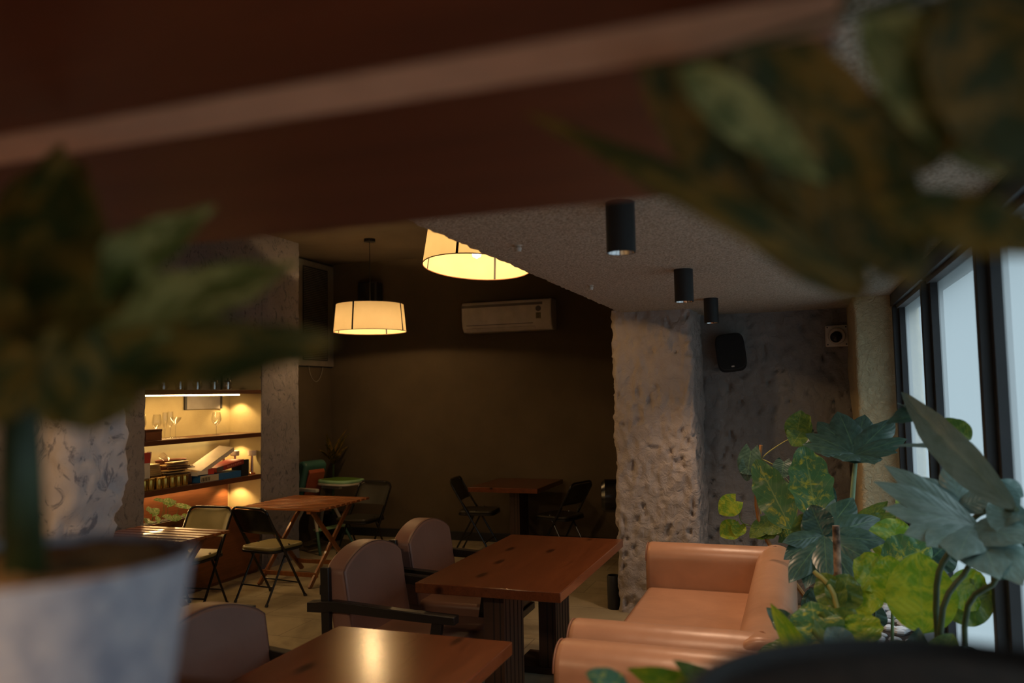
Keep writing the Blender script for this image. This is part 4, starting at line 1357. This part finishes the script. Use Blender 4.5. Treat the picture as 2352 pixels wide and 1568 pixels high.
leaf(p, at(2185, 1035, y=2.95), at(2045, 1026, y=3.0), 0.045, UP, 'blade', M['mon_blue'], 0.1, 0.6, 0.2, 9)
leaf(p, at(2165, 985, y=3.0), at(2058, 925, y=3.0), 0.035, UP, 'blade', M['mon_blue'], 0.1, 0.6, 0.2, 19)
leaf(p, at(2140, 950, y=3.0), at(2036, 972, y=3.0), 0.085, Vector((-0.3, -0.6, 0.6)), 'lance', M['mon_dark'], 0.2, 0.4, 0.2, 10)
leaf(p, at(2230, 1010, y=3.0), at(2160, 960, y=3.05), 0.07, Vector((-0.3, -0.6, 0.6)), 'lance', M['olive'], 0.1, 0.4, 0.2, 18)
leaf(p, at(2352, 1230, y=2.6), at(2275, 1150, y=2.7), 0.10, Vector((-0.3, -0.8, 0.5)), 'oval', M['mon_blue'], 0.1, 0.2, 0.2, 13)
leaf(p, at(2300, 1230, y=2.9), at(2352, 1330, y=2.9), 0.20, Vector((-0.5, -0.6, 0.6)), 'oval', M['mon_dark'], 0.2, 0.2, 0.3, 14)
base_ = Vector((0.44, 2.85, 0.262))
stem(p, [base_, at(2160, 1450, y=2.85), at(2225, 1300, y=2.85), c1], 0.011, M['stem_dark'], seg=10)
stem(p, [base_ + Vector((0.03, -0.06, 0)), at(2215, 1440, y=2.78), at(2290, 1325, y=2.72), at(2262, 1190, y=2.75)], 0.010, M['stem_dark'], seg=10)
stem(p, [base_ + Vector((-0.03, 0.03, 0)), at(2150, 1400, y=2.9), at(2185, 1260, y=2.9), at(2250, 1180, y=2.85), at(2335, 1170, y=2.6)], 0.011, M['stem_dark'], seg=10)
# monstera farther along the bed with the flat dark leaf
p = root_at('monstera', 0.36, 4.45, 'dark monstera holding one wide flat leaf high before the ochre pillar')
c3 = at(1966, 1045, y=4.35)
lobed_leaf(p, c3, [(at(1925, 945, y=4.85), 0.17), (at(1878, 968, y=4.75), 0.15), (at(1850, 996, y=4.6), 0.14), (at(1843, 1020, y=4.45), 0.12), (at(1885, 1042, y=4.2), 0.13), (at(1935, 1060, y=4.1), 0.16),
                   (at(1985, 952, y=4.85), 0.15), (at(2052, 962, y=4.7), 0.16), (at(2085, 1008, y=4.4), 0.14), (at(2062, 1040, y=4.2), 0.13), (at(2010, 1066, y=4.1), 0.16)],
           (0.0, -0.45, 0.9), M['mon_dark'], 0.10, 21)
stem(p, [Vector((0.36, 4.45, 0.262)), at(1952, 1250, y=4.4), at(1958, 1140, y=4.35), c3], 0.016, M['stem_pale'], seg=10)
# darker low monstera
p = root_at('monstera', 0.14, 4.0, 'low dark monstera with ragged leaf overlapping the far sofa corner')
c4 = at(1893, 1232, y=3.95)
lobed_leaf(p, c4, [(at(1797, 1246, y=3.85), 0.10), (at(1800, 1285, y=3.8), 0.12), (at(1812, 1340, y=3.7), 0.13), (at(1850, 1352, y=3.7), 0.13), (at(1900, 1335, y=3.7), 0.12), (at(1840, 1195, y=4.0), 0.12),
                   (at(1960, 1143, y=4.2), 0.15), (at(2022, 1190, y=4.1), 0.15), (at(2035, 1245, y=3.95), 0.13), (at(2020, 1300, y=3.8), 0.13), (at(1960, 1335, y=3.75), 0.12), (at(1868, 1160, y=4.15), 0.14)],
           (0.0, -0.75, 0.65), M['mon_dark'], 0.12, 41)
leaf(p, at(1880, 1240, y=4.0), at(1835, 1182, y=4.0), 0.20, CAMN, 'oval', M['olive'], 0.05, 0.15, 0.3, 36)
leaf(p, c4, at(1862, 1160, y=4.0), 0.14, CAMN, 'oval', M['mon_dark'], 0.05, 0.15, 0.3, 37)
stem(p, [Vector((0.14, 4.0, 0.262)), at(1925, 1400, y=3.95), at(1913, 1300, y=3.93), c4], 0.010, M['stem_olive'])
# two variegated leaves
p = root_at('croton', 0.16, 5.2, 'plant with two tall green and yellow marbled leaves before the grey wall')
leaf(p, at(1818, 1215, y=5.1), at(1736, 1054, y=5.2), 0.22, Vector((-0.1, -0.95, 0.2)), 'oval', M['varieg'], 0.05, 0.15, 0.6, 41)
leaf(p, at(1876, 1192, y=5.0), at(1846, 1022, y=5.2), 0.25, Vector((0.1, -0.95, 0.2)), 'oval', M['varieg'], 0.06, 0.15, 0.6, 44)
leaf(p, at(1885, 1180, y=5.05), at(1905, 1110, y=5.15), 0.13, CAMN, 'oval', M['mon_dark'], 0.1, 0.15, 0.3, 43)
leaf(p, at(1900, 1190, y=5.0), at(1918, 1145, y=5.0), 0.06, CAMN, 'lance', M['mon_blue'], 0.1, 0.15, 0.3, 45)
stem(p, [Vector((0.16, 5.2, 0.262)), at(1860, 1290, y=5.1), at(1818, 1215, y=5.1)], 0.008, M['stem'])
stem(p, [Vector((0.17, 5.18, 0.262)), at(1885, 1290, y=5.05), at(1876, 1192, y=5.0)], 0.008, M['stem'])
# pothos on a cane
p = root_at('pothos', 0.03, 5.75, 'climbing pothos with heart leaves on an orange cane by the grey wall')
yq = 5.75
stem(p, [Vector((0.03, 5.75, 0.262)), at(1744, 1200, y=yq), at(1748, 1022, y=yq)], 0.016, M['cane'], 'cane')
stem(p, [at(1748, 1180, y=yq - .02), at(1735, 1090, y=yq), at(1752, 1050, y=yq), at(1800, 1015, y=yq), at(1835, 1000, y=yq)], 0.005, M['stem_olive'], 'vine')
stem(p, [at(1740, 1050, y=yq), at(1780, 1070, y=yq), at(1815, 1110, y=yq)], 0.005, M['stem_olive'], 'vine')
stem(p, [at(1745, 1210, y=yq - .02), at(1705, 1200, y=yq), at(1695, 1165, y=yq), at(1680, 1150, y=yq)], 0.004, M['stem'], 'vine')
for i, (bx, by, tx, ty, wpx, mk) in enumerate([(1830, 1000, 1840, 942, 52, 'olive'), (1845, 972, 1862, 955, 30, 'olive'), (1845, 985, 1818, 1024, 50, 'olive'), (1850, 1000, 1868, 1008, 34, 'mon_dark'),
                                       (1690, 1150, 1652, 1180, 46, 'bright'), (1690, 1208, 1655, 1232, 44, 'bright'), (1700, 1205, 1690, 1232, 30, 'bright'),
                                       (1765, 1195, 1722, 1235, 34, 'olive'), (1760, 1200, 1795, 1222, 40, 'olive'), (1765, 1215, 1778, 1236, 40, 'olive'), (1745, 1225, 1740, 1238, 30, 'bright'),
                                       (1725, 1035, 1715, 1105, 46, 'mon_dark'), (1735, 1060, 1700, 1085, 40, 'mon_dark'), (1800, 1060, 1795, 1100, 40, 'mon_dark'), (1890, 1015, 1905, 1050, 36, 'mon_dark'),
                                       (1790, 1230, 1830, 1205, 40, 'varieg')]):
    a = at(bx, by, y=yq); b = at(tx, ty, y=yq - 0.05)
    leaf(p, a, b, wpx / FPX * 6.1 * 1.15, Vector((0.1 * (-1) ** i, -0.9, 0.3)), 'heart', M[mk], 0.12, 0.12, 0.1, 50 + i)
for nm, x_, y_, lb, LL in (('calathea', 0.33, 2.62, 'dark green filler plant low between the tall stalks near the windows',
        [((2120, 1560), (2045, 1470), 2.6, 0.11, 'mon_dark', 'oval'), ((2130, 1560), (2190, 1455), 2.6, 0.10, 'olive', 'oval'), ((2150, 1560), (2245, 1490), 2.6, 0.10, 'mon_dark', 'oval'), ((2080, 1560), (1990, 1500), 2.6, 0.11, 'olive', 'oval'), ((2100, 1560), (2110, 1440), 2.65, 0.09, 'mon_dark', 'lance')]),
        ('calathea', 0.10, 4.55, 'small dark leafed plant tucked behind the far sofa corner',
        [((1885, 1420), (1862, 1350), 4.2, 0.14, 'mon_dark', 'oval'), ((1870, 1420), (1905, 1345), 4.2, 0.14, 'mon_dark', 'oval'), ((1895, 1440), (1868, 1400), 4.1, 0.10, 'olive', 'oval'), ((1990, 1440), (2010, 1380), 3.9, 0.14, 'mon_dark', 'oval')])):
    p = root_at(nm, x_, y_, lb)
    for i, (b, tp, yy, W, mk, kd) in enumerate(LL):
        leaf(p, at(*b, y=yy), at(*tp, y=yy + 0.03), W, CAMN, kd, M[mk], 0.08, 0.15, 0.3, 400 + i)
        stem(p, [Vector((x_, y_, 0.262)), at(*b, y=yy)], 0.005, M['stem_dark'])
# mottled stake
q0 = at(1925, 1330, y=3.6); q1 = at(1920, 1207, y=3.6)
tag(MB().tube([Vector((q0.x + 0.01, q0.y, 0.262)), q0, q1], [0.0165, 0.016, 0.0145], 12).build('garden_stake', M['stake'], smooth=True), 'peeling brown and white stake stuck in the plant bed', 'stake')
# bright philodendrons nearer
p = root_at('philodendron', 0.30, 3.2, 'bright yellow-green philodendron with one huge ribbed leaf at centre of the bed')
c = at(2105, 1460, y=3.1)
leaf(p, at(2120, 1455, y=3.1), at(2110, 1268, y=3.15), 0.225, Vector((-0.1, -0.95, 0.15)), 'oval', M['bright'], 0.05, 0.10, 0.3, 71)
leaf(p, at(2165, 1400, y=3.3), at(2286, 1360, y=3.3), 0.17, Vector((0.1, -0.9, 0.4)), 'oval', M['olive'], 0.1, 0.1, 0.3, 72)
leaf(p, at(2180, 1330, y=3.3), at(2272, 1385, y=3.3), 0.16, Vector((0.1, -0.9, 0.4)), 'oval', M['bright'], 0.1, 0.1, 0.3, 76)
leaf(p, at(2040, 1345, y=3.4), at(1960, 1285, y=3.4), 0.15, Vector((0, -0.85, 0.5)), 'oval', M['bright'], 0.12, 0.12, 0.5, 73)
leaf(p, at(2025, 1350, y=3.4), at(1985, 1268, y=3.45), 0.14, CAMN, 'oval', M['bright'], 0.1, 0.12, 0.5, 74)
leaf(p, at(2030, 1370, y=3.35), at(1935, 1400, y=3.35), 0.11, Vector((0, -0.7, 0.7)), 'oval', M['bright'], 0.12, 0.12, 0.3, 75)
leaf(p, at(2050, 1390, y=3.2), at(2040, 1275, y=3.25), 0.14, CAMN, 'oval', M['bright'], 0.1, 0.12, 0.3, 77)
leaf(p, at(1975, 1290, y=3.5), at(2062, 1318, y=3.4), 0.09, Vector((0, -0.7, 0.7)), 'lance', M['mon_blue'], 0.1, 0.12, 0.3, 78)
stem(p, [Vector((0.30, 3.2, 0.262)), at(2085, 1520, y=3.15), at(2120, 1455, y=3.1)], 0.009, M['stem'])
stem(p, [Vector((0.28, 3.25, 0.262)), at(2010, 1450, y=3.35), at(2028, 1310, y=3.4)], 0.005, M['stem_dark'])
p = root_at('philodendron', 0.34, 4.05, 'green philodendron with broad upright leaves behind the huge ribbed leaf')
leaf(p, at(2045, 1290, y=3.95), at(2060, 1190, y=4.05), 0.22, CAMN, 'oval', M['bright'], 0.06, 0.15, 0.3, 81)
leaf(p, at(2030, 1300, y=3.9), at(2140, 1255, y=3.9), 0.20, Vector((0, -0.85, 0.5)), 'oval', M['varieg'], 0.12, 0.15, 0.3, 82)
leaf(p, at(1975, 1235, y=4.2), at(2060, 1180, y=4.2), 0.14, Vector((0, -0.8, 0.6)), 'lance', M['olive'], 0.1, 0.15, 0.3, 83)
leaf(p, at(1960, 1230, y=4.3), at(2040, 1150, y=4.3), 0.11, Vector((0, -0.8, 0.6)), 'lance', M['olive'], 0.1, 0.15, 0.3, 84)
leaf(p, at(2100, 1200, y=4.3), at(2075, 1120, y=4.4), 0.12, CAMN, 'oval', M['bright'], 0.1, 0.15, 0.3, 85)
leaf(p, at(2110, 1210, y=4.2), at(2170, 1150, y=4.2), 0.16, CAMN, 'oval', M['olive'], 0.1, 0.15, 0.3, 86)
leaf(p, at(2120, 1300, y=4.0), at(2185, 1240, y=4.0), 0.18, CAMN, 'oval', M['mon_dark'], 0.1, 0.15, 0.3, 87)
leaf(p, at(1985, 1290, y=3.9), at(1965, 1240, y=4.0), 0.07, CAMN, 'lance', M['mon_blue'], 0.1, 0.2, 0.3, 88)
stem(p, [Vector((0.34, 4.05, 0.262)), at(2050, 1360, y=4.0), at(2045, 1290, y=3.95)], 0.008, M['stem'])
p = root_at('dieffenbachia', 0.12, 3.35, 'olive green dieffenbachia with a thick yellow stalk at the sofa corner')
leaf(p, at(1930, 1400, y=3.3), at(1885, 1315, y=3.35), 0.12, Vector((-0.3, -0.8, 0.4)), 'oval', M['olive'], 0.1, 0.2, 0.4, 91)
leaf(p, at(1925, 1400, y=3.3), at(1950, 1318, y=3.35), 0.14, Vector((0.2, -0.9, 0.3)), 'oval', M['olive'], 0.1, 0.15, 0.4, 92)
leaf(p, at(1890, 1510, y=3.0), at(1862, 1380, y=3.05), 0.20, Vector((-0.1, -0.95, 0.3)), 'oval', M['varieg'], 0.08, 0.12, 0.5, 93)
leaf(p, at(1890, 1505, y=3.0), at(1985, 1410, y=3.05), 0.20, Vector((0.1, -0.9, 0.4)), 'oval', M['olive'], 0.08, 0.12, 0.5, 94)
leaf(p, at(1990, 1480, y=3.0), at(1970, 1400, y=3.05), 0.13, CAMN, 'oval', M['bright'], 0.08, 0.12, 0.5, 95)
leaf(p, at(1860, 1480, y=3.05), at(1760, 1395, y=3.1), 0.10, Vector((-0.1, -0.8, 0.5)), 'lance', M['mon_dark'], 0.1, 0.2, 0.5, 96)
stem(p, [Vector((0.12, 3.35, 0.262)), at(1925, 1402, y=3.3), at(1870, 1312, y=3.35)], 0.013, M['stem_olive'])
p = root_at('dracaena', 0.10, 2.55, 'strappy bright green plant with one long narrow blade over the near sofa')
leaf(p, at(1905, 1600, y=2.4), at(1770, 1385, y=2.5), 0.075, Vector((-0.4, -0.85, 0.3)), 'blade', M['bright'], 0.06, 0.3, 0.1, 101)
leaf(p, at(1850, 1495, y=2.6), at(1738, 1495, y=2.6), 0.075, Vector((0, -0.6, 0.8)), 'lance', M['olive'], 0.15, 0.2, 0.3, 102)
leaf(p, at(1870, 1540, y=2.5), at(1775, 1505, y=2.5), 0.06, Vector((0, -0.6, 0.8)), 'lance', M['olive'], 0.12, 0.2, 0.3, 103)
leaf(p, at(1880, 1600, y=2.4), at(1815, 1525, y=2.4), 0.08, CAMN, 'oval', M['varieg'], 0.1, 0.2, 0.3, 104)
leaf(p, at(1950, 1500, y=2.6), at(1900, 1440, y=2.6), 0.09, CAMN, 'oval', M['mon_blue'], 0.1, 0.2, 0.3, 105)
stem(p, [Vector((0.10, 2.55, 0.262)), at(1905, 1600, y=2.4)], 0.008, M['stem'])
p = root_at('dracaena', 0.06, 1.45, 'leafy plant at the bottom edge with tips rising before the near sofa arm')
bb = Vector((0.05, 1.42, 0.95))
leaf(p, at(1450, 1600, y=1.5), at(1345, 1545, y=1.45), 0.055, Vector((0, -0.7, 0.7)), 'oval', M['varieg'], 0.15, 0.2, 0.2, 111)
leaf(p, at(1640, 1620, y=1.5), at(1440, 1535, y=1.5), 0.060, Vector((0, -0.7, 0.7)), 'lance', M['bright'], 0.15, 0.2, 0.2, 112)
leaf(p, at(1680, 1610, y=1.5), at(1545, 1515, y=1.5), 0.045, Vector((0, -0.7, 0.7)), 'lance', M['olive'], 0.12, 0.2, 0.2, 113)
leaf(p, at(1760, 1630, y=1.5), at(1640, 1560, y=1.5), 0.06, Vector((0, -0.7, 0.7)), 'lance', M['olive'], 0.12, 0.2, 0.2, 114)
stem(p, [Vector((0.06, 1.45, 0.262)), Vector((0.0, 1.46, 0.9)), at(1640, 1620, y=1.5)], 0.007, M['stem'])
stem(p, [Vector((0.07, 1.45, 0.262)), Vector((-0.02, 1.46, 0.9)), at(1450, 1600, y=1.5)], 0.006, M['stem'])
stem(p, [Vector((0.08, 1.45, 0.262)), Vector((0.02, 1.46, 0.9)), at(1760, 1630, y=1.5), at(1680, 1610, y=1.5)], 0.006, M['stem'])

# pothos in the niche cabinet
t = thing('potted_pothos', (-5.21, 5.50, 0.621), 'white and green pothos in a low trough below the bottom niche shelf', 'plant')
MB().box(-0.07, 0.07, -0.24, 0.36, 0.0, 0.05).build('trough', M['panel'], t, bevel=0.003)
MB().box(-0.055, 0.055, -0.22, 0.34, 0.05, 0.055).build('soil', M['soil'], t)
rl = random.Random(12)
for (bx, by, tx, ty, wpx) in [(375, 1150, 352, 1148, 12), (378, 1152, 402, 1152, 16), (408, 1160, 444, 1168, 12), (352, 1175, 336, 1172, 22), (350, 1180, 366, 1168, 18), (345, 1195, 334, 1200, 20),
                              (360, 1195, 368, 1190, 18), (400, 1192, 372, 1186, 16), (398, 1190, 418, 1188, 16), (432, 1190, 418, 1182, 14), (434, 1190, 448, 1184, 14), (385, 1160, 405, 1150, 14)]:
    a = at(bx, by, y=5.28 + (bx - 330) / 115 * 0.5); b = at(tx, ty, y=5.28 + (tx - 330) / 115 * 0.5 - 0.02)
    leaf(t, a, b, wpx / FPX * 7.2 * 1.25, Vector((0.5, -0.5, 0.6)), 'heart', M['white_varieg'], 0.15, 0.12, 0.2, rl.randint(0, 999))
    stem(t, [Vector((-5.21, a.y + 0.01, 0.67)), Vector((a.x, a.y, (0.67 + a.z) / 2)), a], 0.0025, M['stem'], seg=6)


# ------------------------------------------------------------------ high chair
def high_chair():
    t = thing('high_chair', (-5.22, 7.90, 0), 'green and white baby high chair in the far left corner', 'high chair', rz=1.35)
    teal = plain('teal_plastic', (0.045, 0.13, 0.10), 0.4); mint = plain('mint_plastic', (0.26, 0.46, 0.26), 0.4)
    whp = plain('cream_plastic', (0.46, 0.42, 0.36), 0.4); org = plain('orange_pad', (0.35, 0.075, 0.03), 0.6)
    MB().prism([(-0.20, 0.50), (-0.14, 0.48), (0.0, 0.95), (-0.06, 1.0), (-0.14, 0.98)], 'X', -0.17, 0.17).build('backrest', teal, t, bevel=0.03, rot=(0, 0, PI), loc=(0, 0.0, 0))
    MB().prism([(0.12, 0.56), (0.10, 0.57), (0.0, 0.86), (0.02, 0.90)], 'X', -0.12, 0.12).build('back_pad', org, t, bevel=0.008, loc=(0, -0.012, 0))
    MB().box(-0.18, 0.18, -0.22, 0.12, 0.50, 0.58).build('seat', teal, t, bevel=0.02)
    poly = []
    for k in range(28):
        a = 2 * PI * k / 28; c, s = math.cos(a), math.sin(a)
        poly.append((0.14 + 0.20 * math.copysign(abs(c) ** 0.6, c), -0.24 + 0.25 * math.copysign(abs(s) ** 0.6, s)))
    tr_ = MB().prism(poly, 'Z', 0.745, 0.78).build('tray', mint, t, bevel=0.012)
    MB().prism([(0.14 + (x - 0.14) * 0.86, -0.24 + (y + 0.24) * 0.84) for x, y in poly], 'Z', 0.779, 0.783).build('tray_well', plain('green_liner', (0.10, 0.20, 0.03), 0.4), tr_)
    MB().prism([(0.14 + (x - 0.14) * 1.02, -0.24 + (y + 0.24) * 1.02) for x, y in poly], 'Z', 0.722, 0.745).build('tray_rim', whp, tr_, bevel=0.006)
    for sx in (-1, 1):
        MB().box(sx * 0.18 - 0.025, sx * 0.18 + 0.025, -0.2, 0.1, 0.66, 0.70).build('armrest', whp, t, bevel=0.01)
        for sy in (-1, 1):
            a = Vector((sx * 0.14, sy * 0.06 - 0.03, 0.52)); b = Vector((sx * 0.27, sy * 0.30 - 0.03, 0.0))
            m_ = a.lerp(b, 0.55)
            lg = MB().tube([a, m_], 0.019, 10).build('leg', whp, t, smooth=True)
            MB().tube([m_, b], 0.016, 10).build('leg_end', teal, lg, smooth=True)
    MB().obox((-0.2, -0.2, 0.25), (0.2, -0.2, 0.25), 0.10, 0.02).build('footrest', mint, t, bevel=0.005)


high_chair()
p = thing('potted_palm', (-5.36, 8.45, 0), 'faint dark potted palm in the shadow of the far left corner', 'plant')
MB().lathe([(0, 0), (0.10, 0), (0.14, 0.30), (0.15, 0.30), (0.15, 0.32), (0.13, 0.32), (0.13, 0.27), (0, 0.27)], (0, 0, 0), 24).build('pot', M['dark_pot'], p, smooth=True)
stem(p, [Vector((-5.36, 8.45, 0.27)), Vector((-5.35, 8.45, 0.9))], 0.02, M['stem_dark'])
rf = random.Random(4)
for k in range(11):
    a = -2.6 + k * 0.42; r = rf.uniform(0.28, 0.40)
    bpt = Vector((-5.35, 8.45, 0.9)); tp = bpt + Vector((math.cos(a) * r * 0.55, math.sin(a) * r * 0.6, rf.uniform(0.15, 0.45)))
    leaf(p, bpt, tp, 0.07, UP + Vector((0, -0.4, 0)), 'lance', M['fg_dark'], 0.35, 0.2, 0.1, 200 + k)

# ------------------------------------------------------------------ plant shelf around the viewpoint
t = thing('plant_shelf', (0, 0, 0), 'dark wooden shelving whose blurred top board crosses the upper frame', 'shelf')
MB().box(-1.25, 0.03, 0.492, 0.850, 1.910, 1.930).build('board', M['board'], t, bevel=0.001)
MB().box(-1.25, 0.03, 0.442, 0.492, 1.908, 1.928).build('edge_strip', M['board_edge'], t)['label'] = 'pale bare edge strip'
MB().box(-1.25, 0.03, -0.05, 0.442, 1.910, 1.930).build('board', M['board'], t, bevel=0.001)
MB().box(-1.25, 0.60, 0.22, 0.72, 1.375, 1.40).build('board', M['board'], t, bevel=0.002)
MB().box(-1.27, -1.25, -0.05, 0.85, 0.0, 2.0).build('side_panel', M['board'], t, bevel=0.002)
MB().box(0.005, 0.025, 0.15, 0.40, 1.93, ZC).build('hanger', M['board'], t)
MB().box(0.575, 0.60, 0.22, 0.72, 0.0, 1.375).build('side_panel', M['board'], t, bevel=0.002)

# left pot with its plant
pc = Vector((-0.506, 0.418, 1.4005))
p = thing('potted_dieffenbachia', pc, 'blurred mottled white pot with a thick-stemmed leafy plant at bottom left', 'plant')
R0 = 0.105
mb = MB().lathe([(0, 0.0), (R0 * 0.70, 0.0), (R0 * 0.78, 0.03), (R0 * 0.98, 0.185), (R0, 0.192), (R0 * 0.95, 0.192), (R0 * 0.93, 0.17), (R0 * 0.9, 0.14)], (0, 0, 0), 48)
mb.build('pot', M['mottled_pot'], p, smooth=True, angle=60)
mb = MB(); sg = 32
for ring in range(6):
    rr = R0 * 0.93 * ring / 5
    for k in range(sg):
        a = 2 * PI * k / sg
        mb.v.append((rr * math.cos(a), rr * math.sin(a), 0.186 + 0.010 * noise.noise(Vector((rr * math.cos(a) * 40, rr * math.sin(a) * 40, 0)))))
for ring in range(5):
    for k in range(sg):
        mb.f.append((ring * sg + k, ring * sg + (k + 1) % sg, (ring + 1) * sg + (k + 1) % sg, (ring + 1) * sg + k)); mb.mi.append(0)
mb.build('soil', M['pot_soil'], p, smooth=True)
D = 0.52
stem(p, [pc + Vector((-0.005, 0.0, 0.14)), at(52, 1150, d=D), at(48, 950, d=D), at(40, 820, d=D)], 0.0145, M['stem_dark'], seg=14)
LV = [  # base px, tip px, depths, width m, normal, material, droop, seed
    ((40, 880), (778, 786), 0.50, 0.56, 0.058, (0.15, -0.85, 0.5), 'fg_dark', 0.10, 301),
    ((150, 800), (690, 602), 0.52, 0.60, 0.058, (0.1, -0.95, 0.3), 'fg_pale', 0.06, 302),
    ((120, 700), (494, 472), 0.52, 0.56, 0.042, (0.3, -0.9, 0.1), 'fg_pale', -0.08, 303),
    ((30, 930), (160, 360), 0.50, 0.55, 0.105, (0.1, -1, 0.1), 'fg_dark', 0.02, 304),
    ((30, 930), (-160, 520), 0.48, 0.50, 0.09, (-0.1, -1, 0.1), 'fg_dark', 0.02, 305),
    ((20, 860), (330, 900), 0.47, 0.52, 0.075, (0.1, -0.9, 0.4), 'fg_dark', 0.12, 306),
    ((20, 800), (330, 560), 0.50, 0.56, 0.075, (0.1, -0.95, 0.1), 'fg_dark', 0.0, 307),
    ((-40, 640), (145, 330), 0.54, 0.6, 0.050, (0.2, -0.95, 0.1), 'fg_dark', 0.0, 308),
    ((40, 960), (-90, 760), 0.46, 0.46, 0.07, (0, -1, 0.2), 'fg_dark', 0.1, 309),
]
for (b, tp, d0, d1, W, n, mk, dr, sd) in LV:
    leaf(p, at(*b, d=d0), at(*tp, d=d1), W, Vector(n), 'oval' if sd in (301, 304, 305, 306, 307) else 'lance', M[mk], dr, 0.12, 0.35, sd)

# right pot
pc = Vector((0.085, 0.480, 1.4005))
p = thing('potted_dieffenbachia', pc, 'blurred dark pot at bottom right whose mottled leaves hang across the top', 'plant')
R1 = 0.162
MB().lathe([(0, 0), (R1 * 0.7, 0), (R1 * 0.97, 0.105), (R1, 0.112), (R1 * 0.98, 0.124), (R1 * 0.93, 0.126), (R1 * 0.9, 0.11)], (0, 0, 0), 48).build('pot', M['dark_pot'], p, smooth=True, angle=60)
MB().lathe([(0, 0.124), (R1 * 0.5, 0.122), (R1 * 0.91, 0.116)], (0, 0, 0), 32).build('soil', M['soil'], p, smooth=True)
SP = [pc + Vector((0.10, 0.0, 0.11)), pc + Vector((0.135, -0.01, 0.25)), pc + Vector((0.13, -0.02, 0.40)), pc + Vector((0.10, -0.03, 0.50))]
stem(p, SP, 0.012, M['stem_dark'], seg=12)
top = SP[-1]
RV = [
    ((1480, 20), (1978, 690), 0.50, 0.56, 0.082, (-0.2, -0.95, -0.1), 'fg_dark', 0.06, 321),
    ((1995, 660), (1205, 258), 0.50, 0.54, 0.030, (-0.2, -0.8, 0.5), 'fg_dark', 0.07, 322),
    ((1980, 20), (2312, 400), 0.46, 0.50, 0.050, (-0.2, -0.95, 0.1), 'fg_pale', 0.05, 323),
    ((1700, 60), (2116, 650), 0.48, 0.54, 0.080, (-0.2, -0.95, -0.1), 'fg_dark', 0.05, 324),
    ((2420, 560), (1990, 470), 0.44, 0.48, 0.040, (-0.2, -0.9, 0.4), 'fg_dark', 0.08, 325),
    ((2200, -60), (2420, 420), 0.44, 0.47, 0.075, (-0.2, -0.95, 0.1), 'fg_dark', 0.05, 326),
    ((2150, 0), (2120, 400), 0.47, 0.50, 0.060, (-0.2, -0.95, 0.1), 'fg_dark', 0.05, 327),
    ((1560, 150), (1900, 420), 0.455, 0.485, 0.030, (-0.2, -0.95, 0.1), 'fg_pale', 0.05, 328),
    ((1950, -80), (1380, 20), 0.46, 0.50, 0.045, (-0.2, -0.9, 0.4), 'fg_dark', 0.05, 329),
    ((1980, -60), (1640, 120), 0.48, 0.52, 0.06, (-0.2, -0.9, 0.3), 'fg_dark', 0.05, 330),
]
for (b, tp, d0, d1, W, n, mk, dr, sd) in RV:
    bp = at(*b, d=d0)
    leaf(p, bp, at(*tp, d=d1), W, Vector(n), 'oval' if W > 0.035 else 'lance', M[mk], dr, 0.12, 0.3, sd)
    stem(p, [SP[2], SP[2].lerp(bp, 0.5) + Vector((0.02, -0.01, 0.05)), bp], 0.003, M['stem_dark'], 'leaf_stalk', 6)
